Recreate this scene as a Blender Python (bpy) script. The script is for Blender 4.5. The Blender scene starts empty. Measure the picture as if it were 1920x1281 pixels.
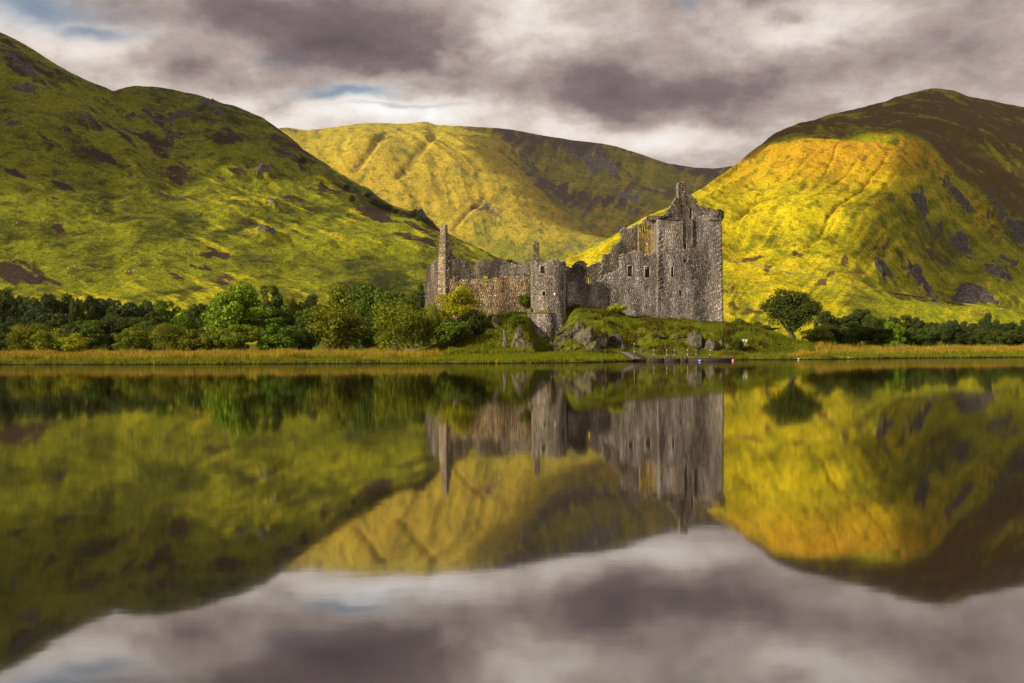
import bpy, math, random
import numpy as np
from mathutils import Vector, Matrix

# ------------------------------------------------------------------ scene, camera, sky, sun
scene = bpy.context.scene
COL = scene.collection
F_PX, CAM_Z, HY, ROLL = 1867.0, 2.0, 653.0, 0.0052      # focal length in photo pixels, eye height, horizon row

cam_d = bpy.data.cameras.new('camera'); cam = bpy.data.objects.new('camera', cam_d); COL.objects.link(cam)
cam_d.sensor_width = 36.0; cam_d.lens = 36.0 * F_PX / 1920.0
cam_d.shift_y = (HY - 640.5) / 1920.0
cam_d.clip_start = 0.1; cam_d.clip_end = 30000
cr, sr = math.cos(ROLL), math.sin(ROLL)
cam.matrix_world = Matrix(((cr, sr, 0, 0), (0, 0, -1, 0), (-sr, cr, 0, CAM_Z), (0, 0, 0, 1)))
scene.camera = cam

SUN_AZ = Vector((-0.85, -0.53, 0)).normalized(); SUN_EL = math.radians(23)
sun_dir = Vector((SUN_AZ.x * math.cos(SUN_EL), SUN_AZ.y * math.cos(SUN_EL), math.sin(SUN_EL)))
sd = bpy.data.lights.new('sun', 'SUN'); sun = bpy.data.objects.new('sun', sd); COL.objects.link(sun)
sd.energy = 5.0; sd.angle = math.radians(0.6); sd.color = (1.0, 0.87, 0.64)
sun.rotation_euler = sun_dir.to_track_quat('Z', 'Y').to_euler(); sun.location = (-200, -150, 200)

scene.view_settings.view_transform = 'Standard'; scene.view_settings.look = 'None'
scene.view_settings.exposure = 0.35; scene.view_settings.gamma = 1.0
scene.cycles.max_bounces = 4; scene.cycles.diffuse_bounces = 2; scene.cycles.glossy_bounces = 3
scene.cycles.transmission_bounces = 3; scene.cycles.transparent_max_bounces = 6
scene.cycles.volume_bounces = 0
scene.cycles.use_denoising = True

class NT:
    """tiny helper around a node tree"""
    def __init__(s, tree): s.t = tree; s.n = tree.nodes; s.l = tree.links
    def new(s, typ, **kw):
        n = s.n.new(typ)
        for k, v in kw.items(): setattr(n, k, v)
        return n
    def put(s, sock, v):
        if isinstance(v, bpy.types.NodeSocket): s.l.new(v, sock)
        elif v is not None:
            if hasattr(sock.default_value, '__len__') and len(sock.default_value) == 4 and len(v) == 3: v = (*v, 1)
            sock.default_value = v
    def m(s, op, a, b=None, c=None, clamp=False):
        n = s.new('ShaderNodeMath', operation=op); n.use_clamp = clamp
        for i, v in enumerate((a, b, c)):
            if v is not None: s.put(n.inputs[i], v)
        return n.outputs[0]
    def vm(s, op, a, b=None, scale=None):
        n = s.new('ShaderNodeVectorMath', operation=op); s.put(n.inputs[0], a)
        if b is not None: s.put(n.inputs[1], b)
        if scale is not None: s.put(n.inputs['Scale'], scale)
        return n.outputs['Value'] if op in ('LENGTH', 'DOT_PRODUCT') else n.outputs[0]
    def noise(s, vec, scale, detail=4, rough=0.55, dist=0.0, color=False):
        n = s.new('ShaderNodeTexNoise'); s.put(n.inputs['Vector'], vec)
        n.inputs['Scale'].default_value = scale; n.inputs['Detail'].default_value = detail
        n.inputs['Roughness'].default_value = rough; n.inputs['Distortion'].default_value = dist
        return n.outputs['Color'] if color else n.outputs['Fac']
    def ramp(s, fac, stops, interp='LINEAR'):
        n = s.new('ShaderNodeValToRGB'); s.put(n.inputs[0], fac); r = n.color_ramp; r.interpolation = interp
        while len(r.elements) < len(stops): r.elements.new(0.5)
        for e, (p, c) in zip(r.elements, stops):
            e.position = p; e.color = (*c, 1) if len(c) == 3 else c
        return n.outputs[0]
    def mix(s, fac, a, b, blend='MIX'):
        n = s.new('ShaderNodeMix', data_type='RGBA', blend_type=blend)
        s.put(n.inputs[0], fac); s.put(n.inputs[6], a); s.put(n.inputs[7], b)
        return n.outputs[2]
    def rng(s, v, a, b, c=0.0, d=1.0, smooth=True):
        n = s.new('ShaderNodeMapRange'); n.interpolation_type = 'SMOOTHSTEP' if smooth else 'LINEAR'
        s.put(n.inputs[0], v)
        for i, x in enumerate((a, b, c, d)): n.inputs[i + 1].default_value = x
        return n.outputs[0]
    def sep(s, v):
        n = s.new('ShaderNodeSeparateXYZ'); s.put(n.inputs[0], v); return n.outputs
    def comb(s, x, y, z):
        n = s.new('ShaderNodeCombineXYZ')
        for i, v in enumerate((x, y, z)): s.put(n.inputs[i], v)
        return n.outputs[0]

def build_world():
    w = bpy.data.worlds.new('World'); scene.world = w; w.use_nodes = True
    k = NT(w.node_tree); k.n.clear()
    sky = k.new('ShaderNodeTexSky', sky_type='NISHITA'); sky.sun_disc = False
    sky.sun_elevation = SUN_EL; sky.sun_rotation = math.atan2(SUN_AZ.x, SUN_AZ.y)
    sky.air_density = 1.0; sky.dust_density = 1.0
    d = k.new('ShaderNodeTexCoord').outputs['Generated']
    x, y, z = k.sep(d)
    zz = k.m('MAXIMUM', z, 0.0)
    az = k.m('ARCTAN2', x, y)
    el = k.m('ARCTAN2', zz, k.m('SQRT', k.m('ADD', k.m('MULTIPLY', x, x), k.m('MULTIPLY', y, y))))
    q = k.m('DIVIDE', 1.0, k.m('ADD', zz, 0.36))
    pl = k.comb(k.m('MULTIPLY', x, q), k.m('MULTIPLY', y, q), 0.0)       # flat cloud layer seen in perspective
    wv = k.vm('SUBTRACT', k.noise(pl, 3.0, 5, 0.6, color=True), (0.5, 0.5, 0.5))
    wx, wy, _ = k.sep(wv)
    a = k.m('ADD', az, k.m('MULTIPLY', wx, 0.16)); e = k.m('ADD', el, k.m('MULTIPLY', wy, 0.085))
    def blob(px, py, rx, ry, tilt=0.0):
        A = math.atan((px - 960) / F_PX); E = math.atan((HY - py) / F_PX)
        da = k.m('SUBTRACT', a, A); de = k.m('SUBTRACT', e, E)
        de = k.m('SUBTRACT', de, k.m('MULTIPLY', da, tilt))
        r2 = k.m('ADD', k.m('POWER', k.m('DIVIDE', da, rx / F_PX), 2.0), k.m('POWER', k.m('DIVIDE', de, ry / F_PX), 2.0))
        return k.m('POWER', 2.718, k.m('MULTIPLY', r2, -1.0))
    n1 = k.noise(pl, 2.3, 7, 0.58, 0.15); n2 = k.noise(pl, 8.0, 8, 0.62, 0.12)
    L = k.m('ADD', 0.515, k.m('MULTIPLY', k.m('SUBTRACT', n1, 0.5), 0.95))
    L = k.m('ADD', L, k.m('MULTIPLY', k.m('SUBTRACT', n2, 0.5), 0.50))
    for (px, py, rx, ry, tl, wgt) in [
        (610, 70, 270, 62, -0.12, -0.33), (800, 135, 130, 30, -0.10, -0.26), (320, 140, 75, 28, 0, -0.22), (420, 30, 120, 40, 0, -0.08),
        (620, 195, 190, 45, 0, 0.22), (740, 215, 190, 28, 0, 0.22), (510, 205, 35, 16, 0, -0.22), (900, 105, 90, 45, 0, 0.20), (985, 50, 90, 70, 0, 0.16),
        (1250, 165, 260, 52, 0.03, -0.22), (1110, 150, 90, 60, 0, -0.08), (1230, 280, 210, 36, 0, 0.32), (1080, 240, 60, 25, 0, 0.16),
        (1480, 70, 150, 60, 0, 0.18), (1500, 50, 32, 14, 0, -0.22), (1430, 8, 60, 18, 0, -0.28), (1840, 110, 170, 75, 0.1, -0.24), (1890, 0, 120, 30, 0, -0.2),
        (1560, 150, 140, 40, 0, -0.06), (170, 110, 120, 40, 0, 0.20), (60, 70, 120, 30, 0, 0.14)]:
        L = k.m('ADD', L, k.m('MULTIPLY', blob(px, py, rx, ry, tl), wgt))
    cloud = k.ramp(L, [(0.08, (0.085, 0.062, 0.072)), (0.30, (0.165, 0.125, 0.130)), (0.5, (0.375, 0.312, 0.282)), (0.68, (0.64, 0.57, 0.52)), (0.95, (0.84, 0.82, 0.80))])
    gap = k.m('MULTIPLY', blob(640, 178, 100, 14), 0.9)
    for (px, py, rx, ry, wgt) in [(70, 60, 130, 34, 0.9), (180, 88, 75, 16, 0.85), (30, 15, 90, 24, 0.7), (1285, 18, 20, 16, 0.5), (905, 8, 16, 12, 0.6), (760, 205, 120, 6, 0.45), (500, 115, 40, 12, 0.2)]:
        gap = k.m('MAXIMUM', gap, k.m('MULTIPLY', blob(px, py, rx, ry), wgt))
    gn = k.rng(k.noise(pl, 3.1, 5, 0.6, 0.5), 0.62, 0.74, 0.0, 0.75)      # further openings all over the sky
    gn = k.m('MULTIPLY', gn, k.rng(el, 0.36, 0.5))
    gap = k.m('MAXIMUM', gap, gn, clamp=True)
    b1 = k.new('ShaderNodeBackground'); k.put(b1.inputs[0], sky.outputs[0]); b1.inputs[1].default_value = 0.075
    b2 = k.new('ShaderNodeBackground'); k.put(b2.inputs[0], cloud); b2.inputs[1].default_value = 1.0
    mx = k.new('ShaderNodeMixShader'); k.put(mx.inputs[0], k.m('SUBTRACT', 1.0, gap)); k.l.new(b1.outputs[0], mx.inputs[1]); k.l.new(b2.outputs[0], mx.inputs[2])
    w.cycles.sampling_method = 'NONE'
    o = k.new('ShaderNodeOutputWorld'); k.l.new(mx.outputs[0], o.inputs[0])
build_world()

# ------------------------------------------------------------------ helpers
rnd = random.Random(7); NR = np.random.default_rng(11)

def ray(px, py):
    """photo pixel -> (X/Y, (Z-eye)/Y)"""
    dx = np.asarray(px, float) - 960.0; dy = HY - np.asarray(py, float)
    return (dx * cr + dy * sr) / F_PX, (dy * cr - dx * sr) / F_PX
def P(px, py, Y):
    t, e = ray(px, py); return Vector((float(t) * Y, Y, CAM_Z + float(e) * Y))
def to_px(X, Y, Z):
    a = X / Y * F_PX; b = (Z - CAM_Z) / Y * F_PX
    return 960 + a * cr - b * sr, HY - (b * cr + a * sr)
def lerp_pts(x, pts):
    pts = np.array(pts, float); return np.interp(x, pts[:, 0], pts[:, 1])
def sstep(a, b, x):
    t = np.clip((x - a) / (b - a), 0, 1); return t * t * (3 - 2 * t)

_PERM = np.tile(np.random.default_rng(5).permutation(1024), 2).astype(np.int32)
_ANG = np.random.default_rng(6).uniform(0, 2 * math.pi, 1024); _GX = np.cos(_ANG).astype(np.float32); _GY = np.sin(_ANG).astype(np.float32)
def gnoise(x, y, seed=0):
    x, y = np.broadcast_arrays(np.asarray(x, np.float64), np.asarray(y, np.float64))
    xf = np.floor(x); yf = np.floor(y); fx = (x - xf).astype(np.float32); fy = (y - yf).astype(np.float32)
    xi = (xf.astype(np.int32) + seed * 37) & 1023; yi = (yf.astype(np.int32) + seed * 91) & 1023
    u = fx * fx * fx * (fx * (fx * 6 - 15) + 10); v = fy * fy * fy * (fy * (fy * 6 - 15) + 10)
    a = _PERM[xi]; b = _PERM[xi + 1]
    def g(p, dx, dy):
        h = _PERM[p + ((yi + dy) & 1023)]; return _GX[h] * (fx - dx) + _GY[h] * (fy - dy)
    n0 = g(a, 0, 0); n0 = n0 + (g(b, 1, 0) - n0) * u; n1 = g(a, 0, 1); n1 = n1 + (g(b, 1, 1) - n1) * u
    return (n0 + (n1 - n0) * v).astype(np.float64)
def fbm(x, y, seed=0, octv=5, gain=0.5):
    r = 0; a = 1.0; f = 1.0
    for i in range(octv):
        r = r + a * gnoise(x * f, y * f, seed + i * 17); a *= gain; f *= 2.03
    return r
def ridged(x, y, seed=0, octv=4):
    r = 0; a = 1.0; f = 1.0
    for i in range(octv):
        r = r + a * (1 - 2.2 * np.abs(gnoise(x * f, y * f, seed + i * 31))); a *= 0.5; f *= 2.1
    return r / 1.9

def mesh_np(name, V, Q, mat, parent=None, smooth=False, tri=False, attrs=None, loc=None):
    """one mesh object from numpy arrays"""
    V = np.ascontiguousarray(V, np.float32); Q = np.ascontiguousarray(Q, np.int32); k = 3 if tri else 4
    me = bpy.data.meshes.new(name); me.vertices.add(len(V)); me.vertices.foreach_set('co', V.ravel())
    me.loops.add(Q.size); me.loops.foreach_set('vertex_index', Q.ravel())
    me.polygons.add(len(Q)); me.polygons.foreach_set('loop_start', np.arange(0, Q.size, k, dtype=np.int32))
    me.polygons.foreach_set('loop_total', np.full(len(Q), k, np.int32))
    if smooth: me.polygons.foreach_set('use_smooth', np.ones(len(Q), bool))
    me.update(calc_edges=True); me.validate()
    if attrs:
        for an, arr in attrs.items():
            at = me.color_attributes.new(an, 'FLOAT_COLOR', 'POINT')
            at.data.foreach_set('color', np.ascontiguousarray(arr, np.float32).ravel())
    if mat: me.materials.append(mat)
    return link(name, me, parent, loc)
def link(name, data, parent=None, loc=None):
    o = bpy.data.objects.new(name, data); COL.objects.link(o)
    if parent: o.parent = parent
    if loc is not None: o.location = loc
    return o
def tag(o, label=None, cat=None, group=None, kind=None):
    if label: o['label'] = label
    if cat: o['category'] = cat
    if group: o['group'] = group
    if kind: o['kind'] = kind
    return o
def empty(name, loc=(0, 0, 0)):
    o = bpy.data.objects.new(name, None); o.location = loc; COL.objects.link(o); return o

BOXQ = np.array([[0, 1, 2, 3], [7, 6, 5, 4], [0, 4, 5, 1], [1, 5, 6, 2], [2, 6, 7, 3], [3, 7, 4, 0]])
def boxes(C):
    """C: (n,8,3) corners -> V,Q"""
    n = len(C); V = C.reshape(-1, 3); Q = (np.arange(n)[:, None, None] * 8 + BOXQ[None]).reshape(-1, 4); return V, Q
def box_pts(x0, x1, y0, y1, z0, z1):
    return np.array([[x0, y0, z0], [x1, y0, z0], [x1, y0, z1], [x0, y0, z1], [x0, y1, z0], [x1, y1, z0], [x1, y1, z1], [x0, y1, z1]], float)
def bar(a, b, w, w2=None):
    """square bar from a to b"""
    a = np.array(a, float); b = np.array(b, float); d = b - a; d /= np.linalg.norm(d)
    up = np.array([0, 0, 1.0]) if abs(d[2]) < 0.9 else np.array([0, 1.0, 0])
    s = np.cross(d, up); s /= np.linalg.norm(s); u = np.cross(s, d); w2 = w2 or w
    r = []
    for p in (a, b):
        for (i, j) in ((-1, -1), (1, -1), (1, 1), (-1, 1)): r.append(p + s * i * w / 2 + u * j * w2 / 2)
    return np.array(r)
def tube(pts, rad, seg=7, cap=True):
    """tapered round tube along pts -> V, Q(quads)"""
    pts = np.array(pts, float); V = []; Q = []
    for i, p in enumerate(pts):
        d = pts[min(i + 1, len(pts) - 1)] - pts[max(i - 1, 0)]; d /= np.linalg.norm(d) + 1e-9
        ref = np.array([1.0, 0, 0]) if abs(d[0]) < 0.8 else np.array([0, 1.0, 0])
        s = np.cross(d, ref); s /= np.linalg.norm(s); u = np.cross(d, s)
        for k in range(seg):
            a = 2 * math.pi * k / seg; V.append(p + rad[i] * (s * math.cos(a) + u * math.sin(a)))
    for i in range(len(pts) - 1):
        for k in range(seg):
            Q.append([i * seg + k, i * seg + (k + 1) % seg, (i + 1) * seg + (k + 1) % seg, (i + 1) * seg + k])
    V.append(pts[-1]); V.append(pts[0]); n = len(V)
    if cap:
        for k in range(0, seg): Q.append([(len(pts) - 1) * seg + k, (len(pts) - 1) * seg + (k + 1) % seg, n - 2, n - 2]); Q.append([(k + 1) % seg, k, n - 1, n - 1])
    return np.array(V), np.array(Q)
def merge(parts):
    V = []; Q = []; o = 0
    for v, q in parts: V.append(v); Q.append(np.asarray(q) + o); o += len(v)
    return np.concatenate(V), np.concatenate(Q)
def tris_of(Q):
    Q = np.asarray(Q); a = Q[:, :3]; b = Q[Q[:, 2] != Q[:, 3]][:, [0, 2, 3]]; return np.concatenate([a, b])

# ------------------------------------------------------------------ materials
def new_mat(name):
    m = bpy.data.materials.new(name); m.use_nodes = True; k = NT(m.node_tree)
    return m, k, k.n['Principled BSDF']
def geo(k): return k.new('ShaderNodeNewGeometry')
def set_bump(k, bsdf, h, strength=0.5, dist=0.1):
    b = k.new('ShaderNodeBump'); b.inputs['Strength'].default_value = strength; b.inputs['Distance'].default_value = dist
    k.put(b.inputs['Height'], h); k.l.new(b.outputs[0], bsdf.inputs['Normal'])

def mat_hill(name, dark, green, gold, heather, rock, s=1.0, bump=1.5, orange=(0.52, 0.27, 0.014)):
    """moor: grass in drifts of green and gold, heather and rock from the mesh's vegetation map"""
    m, k, b = new_mat(name); pos = k.vm('MULTIPLY', geo(k).outputs['Position'], (1.0, 0.55, 0.9))
    at = k.new('ShaderNodeAttribute', attribute_name='veg_shade'); r, g, bl = k.sep(at.outputs['Color'])
    n1 = k.noise(pos, 0.010 / s, 6, 0.62, 0.6); n2 = k.noise(pos, 0.045 / s, 6, 0.65); n3 = k.noise(pos, 0.20 / s, 8, 0.78); n4 = k.noise(pos, 0.075 / s, 8, 0.7, 0.15)
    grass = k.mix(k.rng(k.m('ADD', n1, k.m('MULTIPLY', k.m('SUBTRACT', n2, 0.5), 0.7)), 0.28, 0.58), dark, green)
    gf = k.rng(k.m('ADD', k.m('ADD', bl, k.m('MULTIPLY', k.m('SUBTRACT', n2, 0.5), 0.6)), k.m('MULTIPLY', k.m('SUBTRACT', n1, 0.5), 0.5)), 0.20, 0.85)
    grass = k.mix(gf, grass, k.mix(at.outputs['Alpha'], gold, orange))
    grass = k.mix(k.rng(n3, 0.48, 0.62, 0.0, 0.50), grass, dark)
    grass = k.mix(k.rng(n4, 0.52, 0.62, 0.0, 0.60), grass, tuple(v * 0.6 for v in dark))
    wob = k.m('ADD', k.m('MULTIPLY', k.m('SUBTRACT', n2, 0.5), 0.9), k.m('MULTIPLY', k.m('SUBTRACT', n3, 0.5), 0.5))
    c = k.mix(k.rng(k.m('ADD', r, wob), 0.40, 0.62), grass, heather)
    n5 = k.noise(pos, 0.60 / s, 6, 0.75)
    rk = k.ramp(k.m('ADD', k.m('MULTIPLY', n3, 0.6), k.m('MULTIPLY', n5, 0.4)), [(0.38, tuple(v * 0.25 for v in rock)), (0.5, rock), (0.62, tuple(v * 2.0 for v in rock))])
    c = k.mix(k.rng(k.m('ADD', g, k.m('MULTIPLY', wob, 1.1)), 0.42, 0.58), c, rk)
    c = k.mix(1.0, c, k.ramp(n5, [(0.38, (0.50, 0.52, 0.50)), (0.50, (0.97, 0.97, 0.97)), (0.62, (1.40, 1.36, 1.3))]), 'MULTIPLY')
    k.put(b.inputs['Base Color'], c); b.inputs['Roughness'].default_value = 0.95; b.inputs['Specular IOR Level'].default_value = 0.1
    set_bump(k, b, k.m('ADD', k.m('ADD', n2, n4), k.m('MULTIPLY', n3, 0.7)), 0.9, bump * 1.5 * s)
    return m
M_LEFT = mat_hill('left_moor', (0.040, 0.048, 0.004), (0.225, 0.245, 0.006), (0.56, 0.49, 0.010), (0.050, 0.030, 0.020), (0.085, 0.080, 0.075), 1.0)
M_MID = mat_hill('far_moor', (0.110, 0.105, 0.026), (0.23, 0.235, 0.020), (0.46, 0.36, 0.030), (0.098, 0.068, 0.060), (0.15, 0.135, 0.135), 2.2)
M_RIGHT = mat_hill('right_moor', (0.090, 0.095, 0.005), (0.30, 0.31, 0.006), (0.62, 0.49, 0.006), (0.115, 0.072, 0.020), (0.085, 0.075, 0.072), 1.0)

def mat_ground():
    m, k, b = new_mat('meadow'); pos = geo(k).outputs['Position']
    n1 = k.noise(pos, 0.12, 5, 0.6); n2 = k.noise(pos, 0.9, 5, 0.65); n3 = k.noise(pos, 4.0, 3, 0.6)
    c = k.mix(k.rng(k.m('ADD', n1, k.m('MULTIPLY', k.m('SUBTRACT', n2, 0.5), 0.6)), 0.35, 0.62), (0.060, 0.080, 0.006), (0.150, 0.185, 0.010))
    c = k.mix(k.rng(n2, 0.50, 0.70, 0, 0.8), c, (0.22, 0.17, 0.015))
    c = k.mix(k.rng(k.noise(pos, 0.35, 6, 0.7, 0.4), 0.52, 0.66, 0, 0.8), c, (0.045, 0.038, 0.010))
    c = k.mix(k.rng(n3, 0.45, 0.8, 0, 0.5), c, (0.035, 0.045, 0.006))
    z = k.sep(pos)[2]
    c = k.mix(k.rng(k.m('ADD', z, k.m('MULTIPLY', n2, 0.15)), 0.12, 0.36), (0.018, 0.014, 0.008), c)
    k.put(b.inputs['Base Color'], c); b.inputs['Roughness'].default_value = 0.95; b.inputs['Specular IOR Level'].default_value = 0.1
    set_bump(k, b, k.m('ADD', n2, k.m('MULTIPLY', n3, 0.4)), 0.9, 0.5); return m
M_GROUND = mat_ground()

def mat_water():
    m, k, b = new_mat('loch_water'); k.n.remove(b); pos = geo(k).outputs['Position']
    x, y, z = k.sep(pos)
    v = k.comb(k.m('MULTIPLY', x, 0.55), y, 0.0)
    h = k.m('ADD', k.noise(v, 1.6, 3, 0.55), k.m('MULTIPLY', k.noise(v, 0.35, 2, 0.5), 1.6))
    bp = k.new('ShaderNodeBump'); bp.inputs['Strength'].default_value = 0.045; bp.inputs['Distance'].default_value = 0.012; k.put(bp.inputs['Height'], h)
    # a strip ruffled by the breeze along the bank
    edge = k.m('ADD', k.m('MULTIPLY', x, 0.05), k.m('MULTIPLY', k.noise(k.comb(k.m('MULTIPLY', x, 0.02), k.m('MULTIPLY', y, 0.1), 0), 1.0, 3), 14.0))
    ruf = k.rng(k.m('SUBTRACT', y, edge), 92.0, 100.0)
    rough = k.m('ADD', 0.040, k.m('MULTIPLY', ruf, 0.03))
    gl = k.new('ShaderNodeBsdfGlossy'); gl.inputs['Color'].default_value = (0.93, 0.90, 0.87, 1); k.put(gl.inputs['Roughness'], rough); k.l.new(bp.outputs[0], gl.inputs['Normal'])
    df = k.new('ShaderNodeBsdfDiffuse'); df.inputs[0].default_value = (0.004, 0.0035, 0.002, 1)
    fr = k.new('ShaderNodeFresnel'); fr.inputs[0].default_value = 1.33
    mx = k.new('ShaderNodeMixShader'); k.put(mx.inputs[0], k.m('ADD', 0.50, k.m('MULTIPLY', fr.outputs[0], 0.40), clamp=True))
    k.l.new(df.outputs[0], mx.inputs[1]); k.l.new(gl.outputs[0], mx.inputs[2]); k.l.new(mx.outputs[0], k.n['Material Output'].inputs[0]); return m
M_WATER = mat_water()

def mat_stone(name, tint=(1, 1, 1), lichen=0.12, lich_col=(0.42, 0.30, 0.05), moss=0.7, white=0.06, dark=1.0):
    m, k, b = new_mat(name); g = geo(k); pos = g.outputs['Position']; ri = g.outputs['Random Per Island']
    n0 = k.noise(k.vm('MULTIPLY', pos, (1, 1, 0.24)), 0.42, 6, 0.65); n1 = k.noise(pos, 2.6, 5, 0.7); n2 = k.noise(pos, 1.1, 4, 0.6, 0.5)
    c = k.ramp(ri, [(0.0, (0.125, 0.112, 0.100)), (0.25, (0.195, 0.177, 0.160)), (0.78, (0.265, 0.243, 0.220)), (0.95, (0.36, 0.335, 0.300)), (1.0, (0.54, 0.51, 0.46))])
    c = k.mix(k.rng(n1, 0.42, 0.75, 0, 0.6), c, (0.075, 0.063, 0.052))
    c = k.mix(1.0, c, k.ramp(n0, [(0.36, (0.36 * dark, 0.33 * dark, 0.30 * dark)), (0.50, (0.95, 0.92, 0.90)), (0.62, (1.75, 1.70, 1.66))]), 'MULTIPLY')
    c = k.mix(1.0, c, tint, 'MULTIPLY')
    c = k.mix(k.m('MULTIPLY', k.rng(n2, 0.50, 0.66), lichen), c, lich_col)
    w = k.rng(k.noise(pos, 3.3, 3, 0.6), 0.66 - white, 0.74 - white)
    c = k.mix(k.m('MULTIPLY', w, 0.75), c, (0.58, 0.54, 0.46))
    nz = k.sep(g.outputs['Normal'])[2]
    c = k.mix(k.m('MULTIPLY', k.rng(k.m('ADD', nz, k.m('MULTIPLY', n1, 0.5)), 0.7, 1.1), moss), c, (0.055, 0.060, 0.012))
    k.put(b.inputs['Base Color'], c); b.inputs['Roughness'].default_value = 0.95; b.inputs['Specular IOR Level'].default_value = 0.15
    set_bump(k, b, n1, 0.7, 0.12); return m
def mat_rock(name, col):
    m, k, b = new_mat(name); g = geo(k); pos = g.outputs['Position']
    n1 = k.noise(pos, 1.4, 8, 0.72, 0.4); n2 = k.noise(pos, 4.0, 5, 0.65); n3 = k.noise(pos, 0.8, 4, 0.6)
    c = k.ramp(n1, [(0.32, tuple(v * 0.3 for v in col)), (0.5, col), (0.68, tuple(v * 1.9 for v in col))])
    c = k.mix(k.m('MULTIPLY', k.rng(n2, 0.58, 0.68), k.rng(n3, 0.42, 0.6)), c, (0.50, 0.47, 0.40))
    nz = k.sep(g.outputs['Normal'])[2]
    c = k.mix(k.rng(k.m('ADD', nz, k.m('MULTIPLY', k.m('SUBTRACT', n1, 0.5), 2.2)), 0.30, 0.75), c, (0.120, 0.120, 0.012))
    k.put(b.inputs['Base Color'], c); b.inputs['Roughness'].default_value = 0.95; b.inputs['Specular IOR Level'].default_value = 0.15
    set_bump(k, b, n1, 0.9, 0.4); return m
M_GREY = mat_stone('grey_rubble', (0.98, 0.98, 1.0))
M_BROWN = mat_stone('brown_lichened_rubble', (1.12, 0.92, 0.62), 0.45)
M_DARK = mat_stone('dark_mossy_shaded_rubble', (0.55, 0.50, 0.43), 0.25, (0.10, 0.09, 0.02), 0.9, 0.05)  # dark weathered stone; on the end wall it also paints in shadow
M_STACK = mat_stone('lichen_speckled_rubble', (0.95, 0.80, 0.58), 0.6, (0.36, 0.27, 0.05), 0.7, 0.13)
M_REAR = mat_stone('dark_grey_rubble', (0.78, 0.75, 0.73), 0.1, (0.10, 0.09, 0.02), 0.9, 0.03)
M_YELLOW = mat_stone('yellow_lichened_rubble', (1.25, 1.0, 0.5), 0.95, (0.42, 0.29, 0.02))
M_PALE = mat_stone('pale_tower_rubble', (1.10, 1.06, 1.03), 0.12, white=0.09)
M_ROCK = mat_rock('lichened_rock', (0.125, 0.108, 0.085)); M_ROCKD = mat_rock('dark_mossy_rock', (0.065, 0.056, 0.042))
def plain(name, col, rough=0.8, var=0.3, scale=3.0, metal=0.0):
    m, k, b = new_mat(name); n = k.noise(geo(k).outputs['Position'], scale, 4, 0.6)
    k.put(b.inputs['Base Color'], k.mix(n, tuple(v * (1 - var) for v in col), tuple(min(1, v * (1 + var)) for v in col)))
    b.inputs['Roughness'].default_value = rough; b.inputs['Metallic'].default_value = metal; b.inputs['Specular IOR Level'].default_value = 0.3; return m
M_MORTAR = plain('old_lime_mortar', (0.20, 0.182, 0.16), 0.95, 0.4, 1.2)
M_DRESSED = plain('dressed_sandstone', (0.36, 0.32, 0.26), 0.9, 0.35, 2.5)
M_WOOD = plain('weathered_dark_planks', (0.035, 0.027, 0.022), 0.85, 0.4, 4.0)
M_WOODP = plain('grey_brown_deck', (0.12, 0.095, 0.078), 0.8, 0.35, 5.0)
M_STEEL = plain('dull_rail_steel', (0.10, 0.095, 0.09), 0.5, 0.2, 6.0, 0.5)
M_WHITE = plain('white_reflector', (0.75, 0.74, 0.70), 0.5, 0.05)
M_BLUE = plain('blue_board', (0.06, 0.12, 0.45), 0.5, 0.1)
M_PINK = plain('faded_pink_plastic', (0.75, 0.20, 0.22), 0.4, 0.1)
M_BOARD = plain('pale_sign_board', (0.50, 0.52, 0.42), 0.6, 0.1)
M_BARK = plain('grey_bark', (0.085, 0.065, 0.045), 0.95, 0.5, 3.0)
M_BIRCH = plain('pale_bark', (0.34, 0.29, 0.20), 0.9, 0.4, 3.0)
M_LOG = plain('bleached_driftwood', (0.17, 0.115, 0.075), 0.9, 0.4, 4.0)
M_FLEECE = plain('sheep_fleece', (0.62, 0.58, 0.48), 0.95, 0.15)
M_TRACK = plain('gravel_track', (0.24, 0.20, 0.05), 0.95, 0.6, 0.08)

def mat_leaf(name, dark, light, trans=0.25):
    m, k, b = new_mat(name); g = geo(k)
    oi = k.new('ShaderNodeObjectInfo').outputs['Random']
    f = k.m('ADD', k.m('MULTIPLY', g.outputs['Random Per Island'], 0.6), k.m('MULTIPLY', k.noise(g.outputs['Position'], 0.55, 3, 0.6), 0.55))
    c = k.mix(k.rng(f, 0.25, 0.80, smooth=False), tuple(v * 0.75 for v in dark), light)
    hv = k.new('ShaderNodeHueSaturation'); k.put(hv.inputs['Hue'], k.m('ADD', 0.485, k.m('MULTIPLY', oi, 0.03))); k.put(hv.inputs['Value'], k.m('ADD', 0.82, k.m('MULTIPLY', oi, 0.36))); k.put(hv.inputs['Color'], c)
    k.put(b.inputs['Base Color'], hv.outputs[0]); b.inputs['Roughness'].default_value = 0.7; b.inputs['Specular IOR Level'].default_value = 0.2
    t = k.new('ShaderNodeBsdfTranslucent'); k.put(t.inputs[0], hv.outputs[0])
    mx = k.new('ShaderNodeMixShader'); mx.inputs[0].default_value = trans; k.l.new(b.outputs[0], mx.inputs[1]); k.l.new(t.outputs[0], mx.inputs[2])
    k.l.new(mx.outputs[0], k.n['Material Output'].inputs[0]); return m
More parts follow.
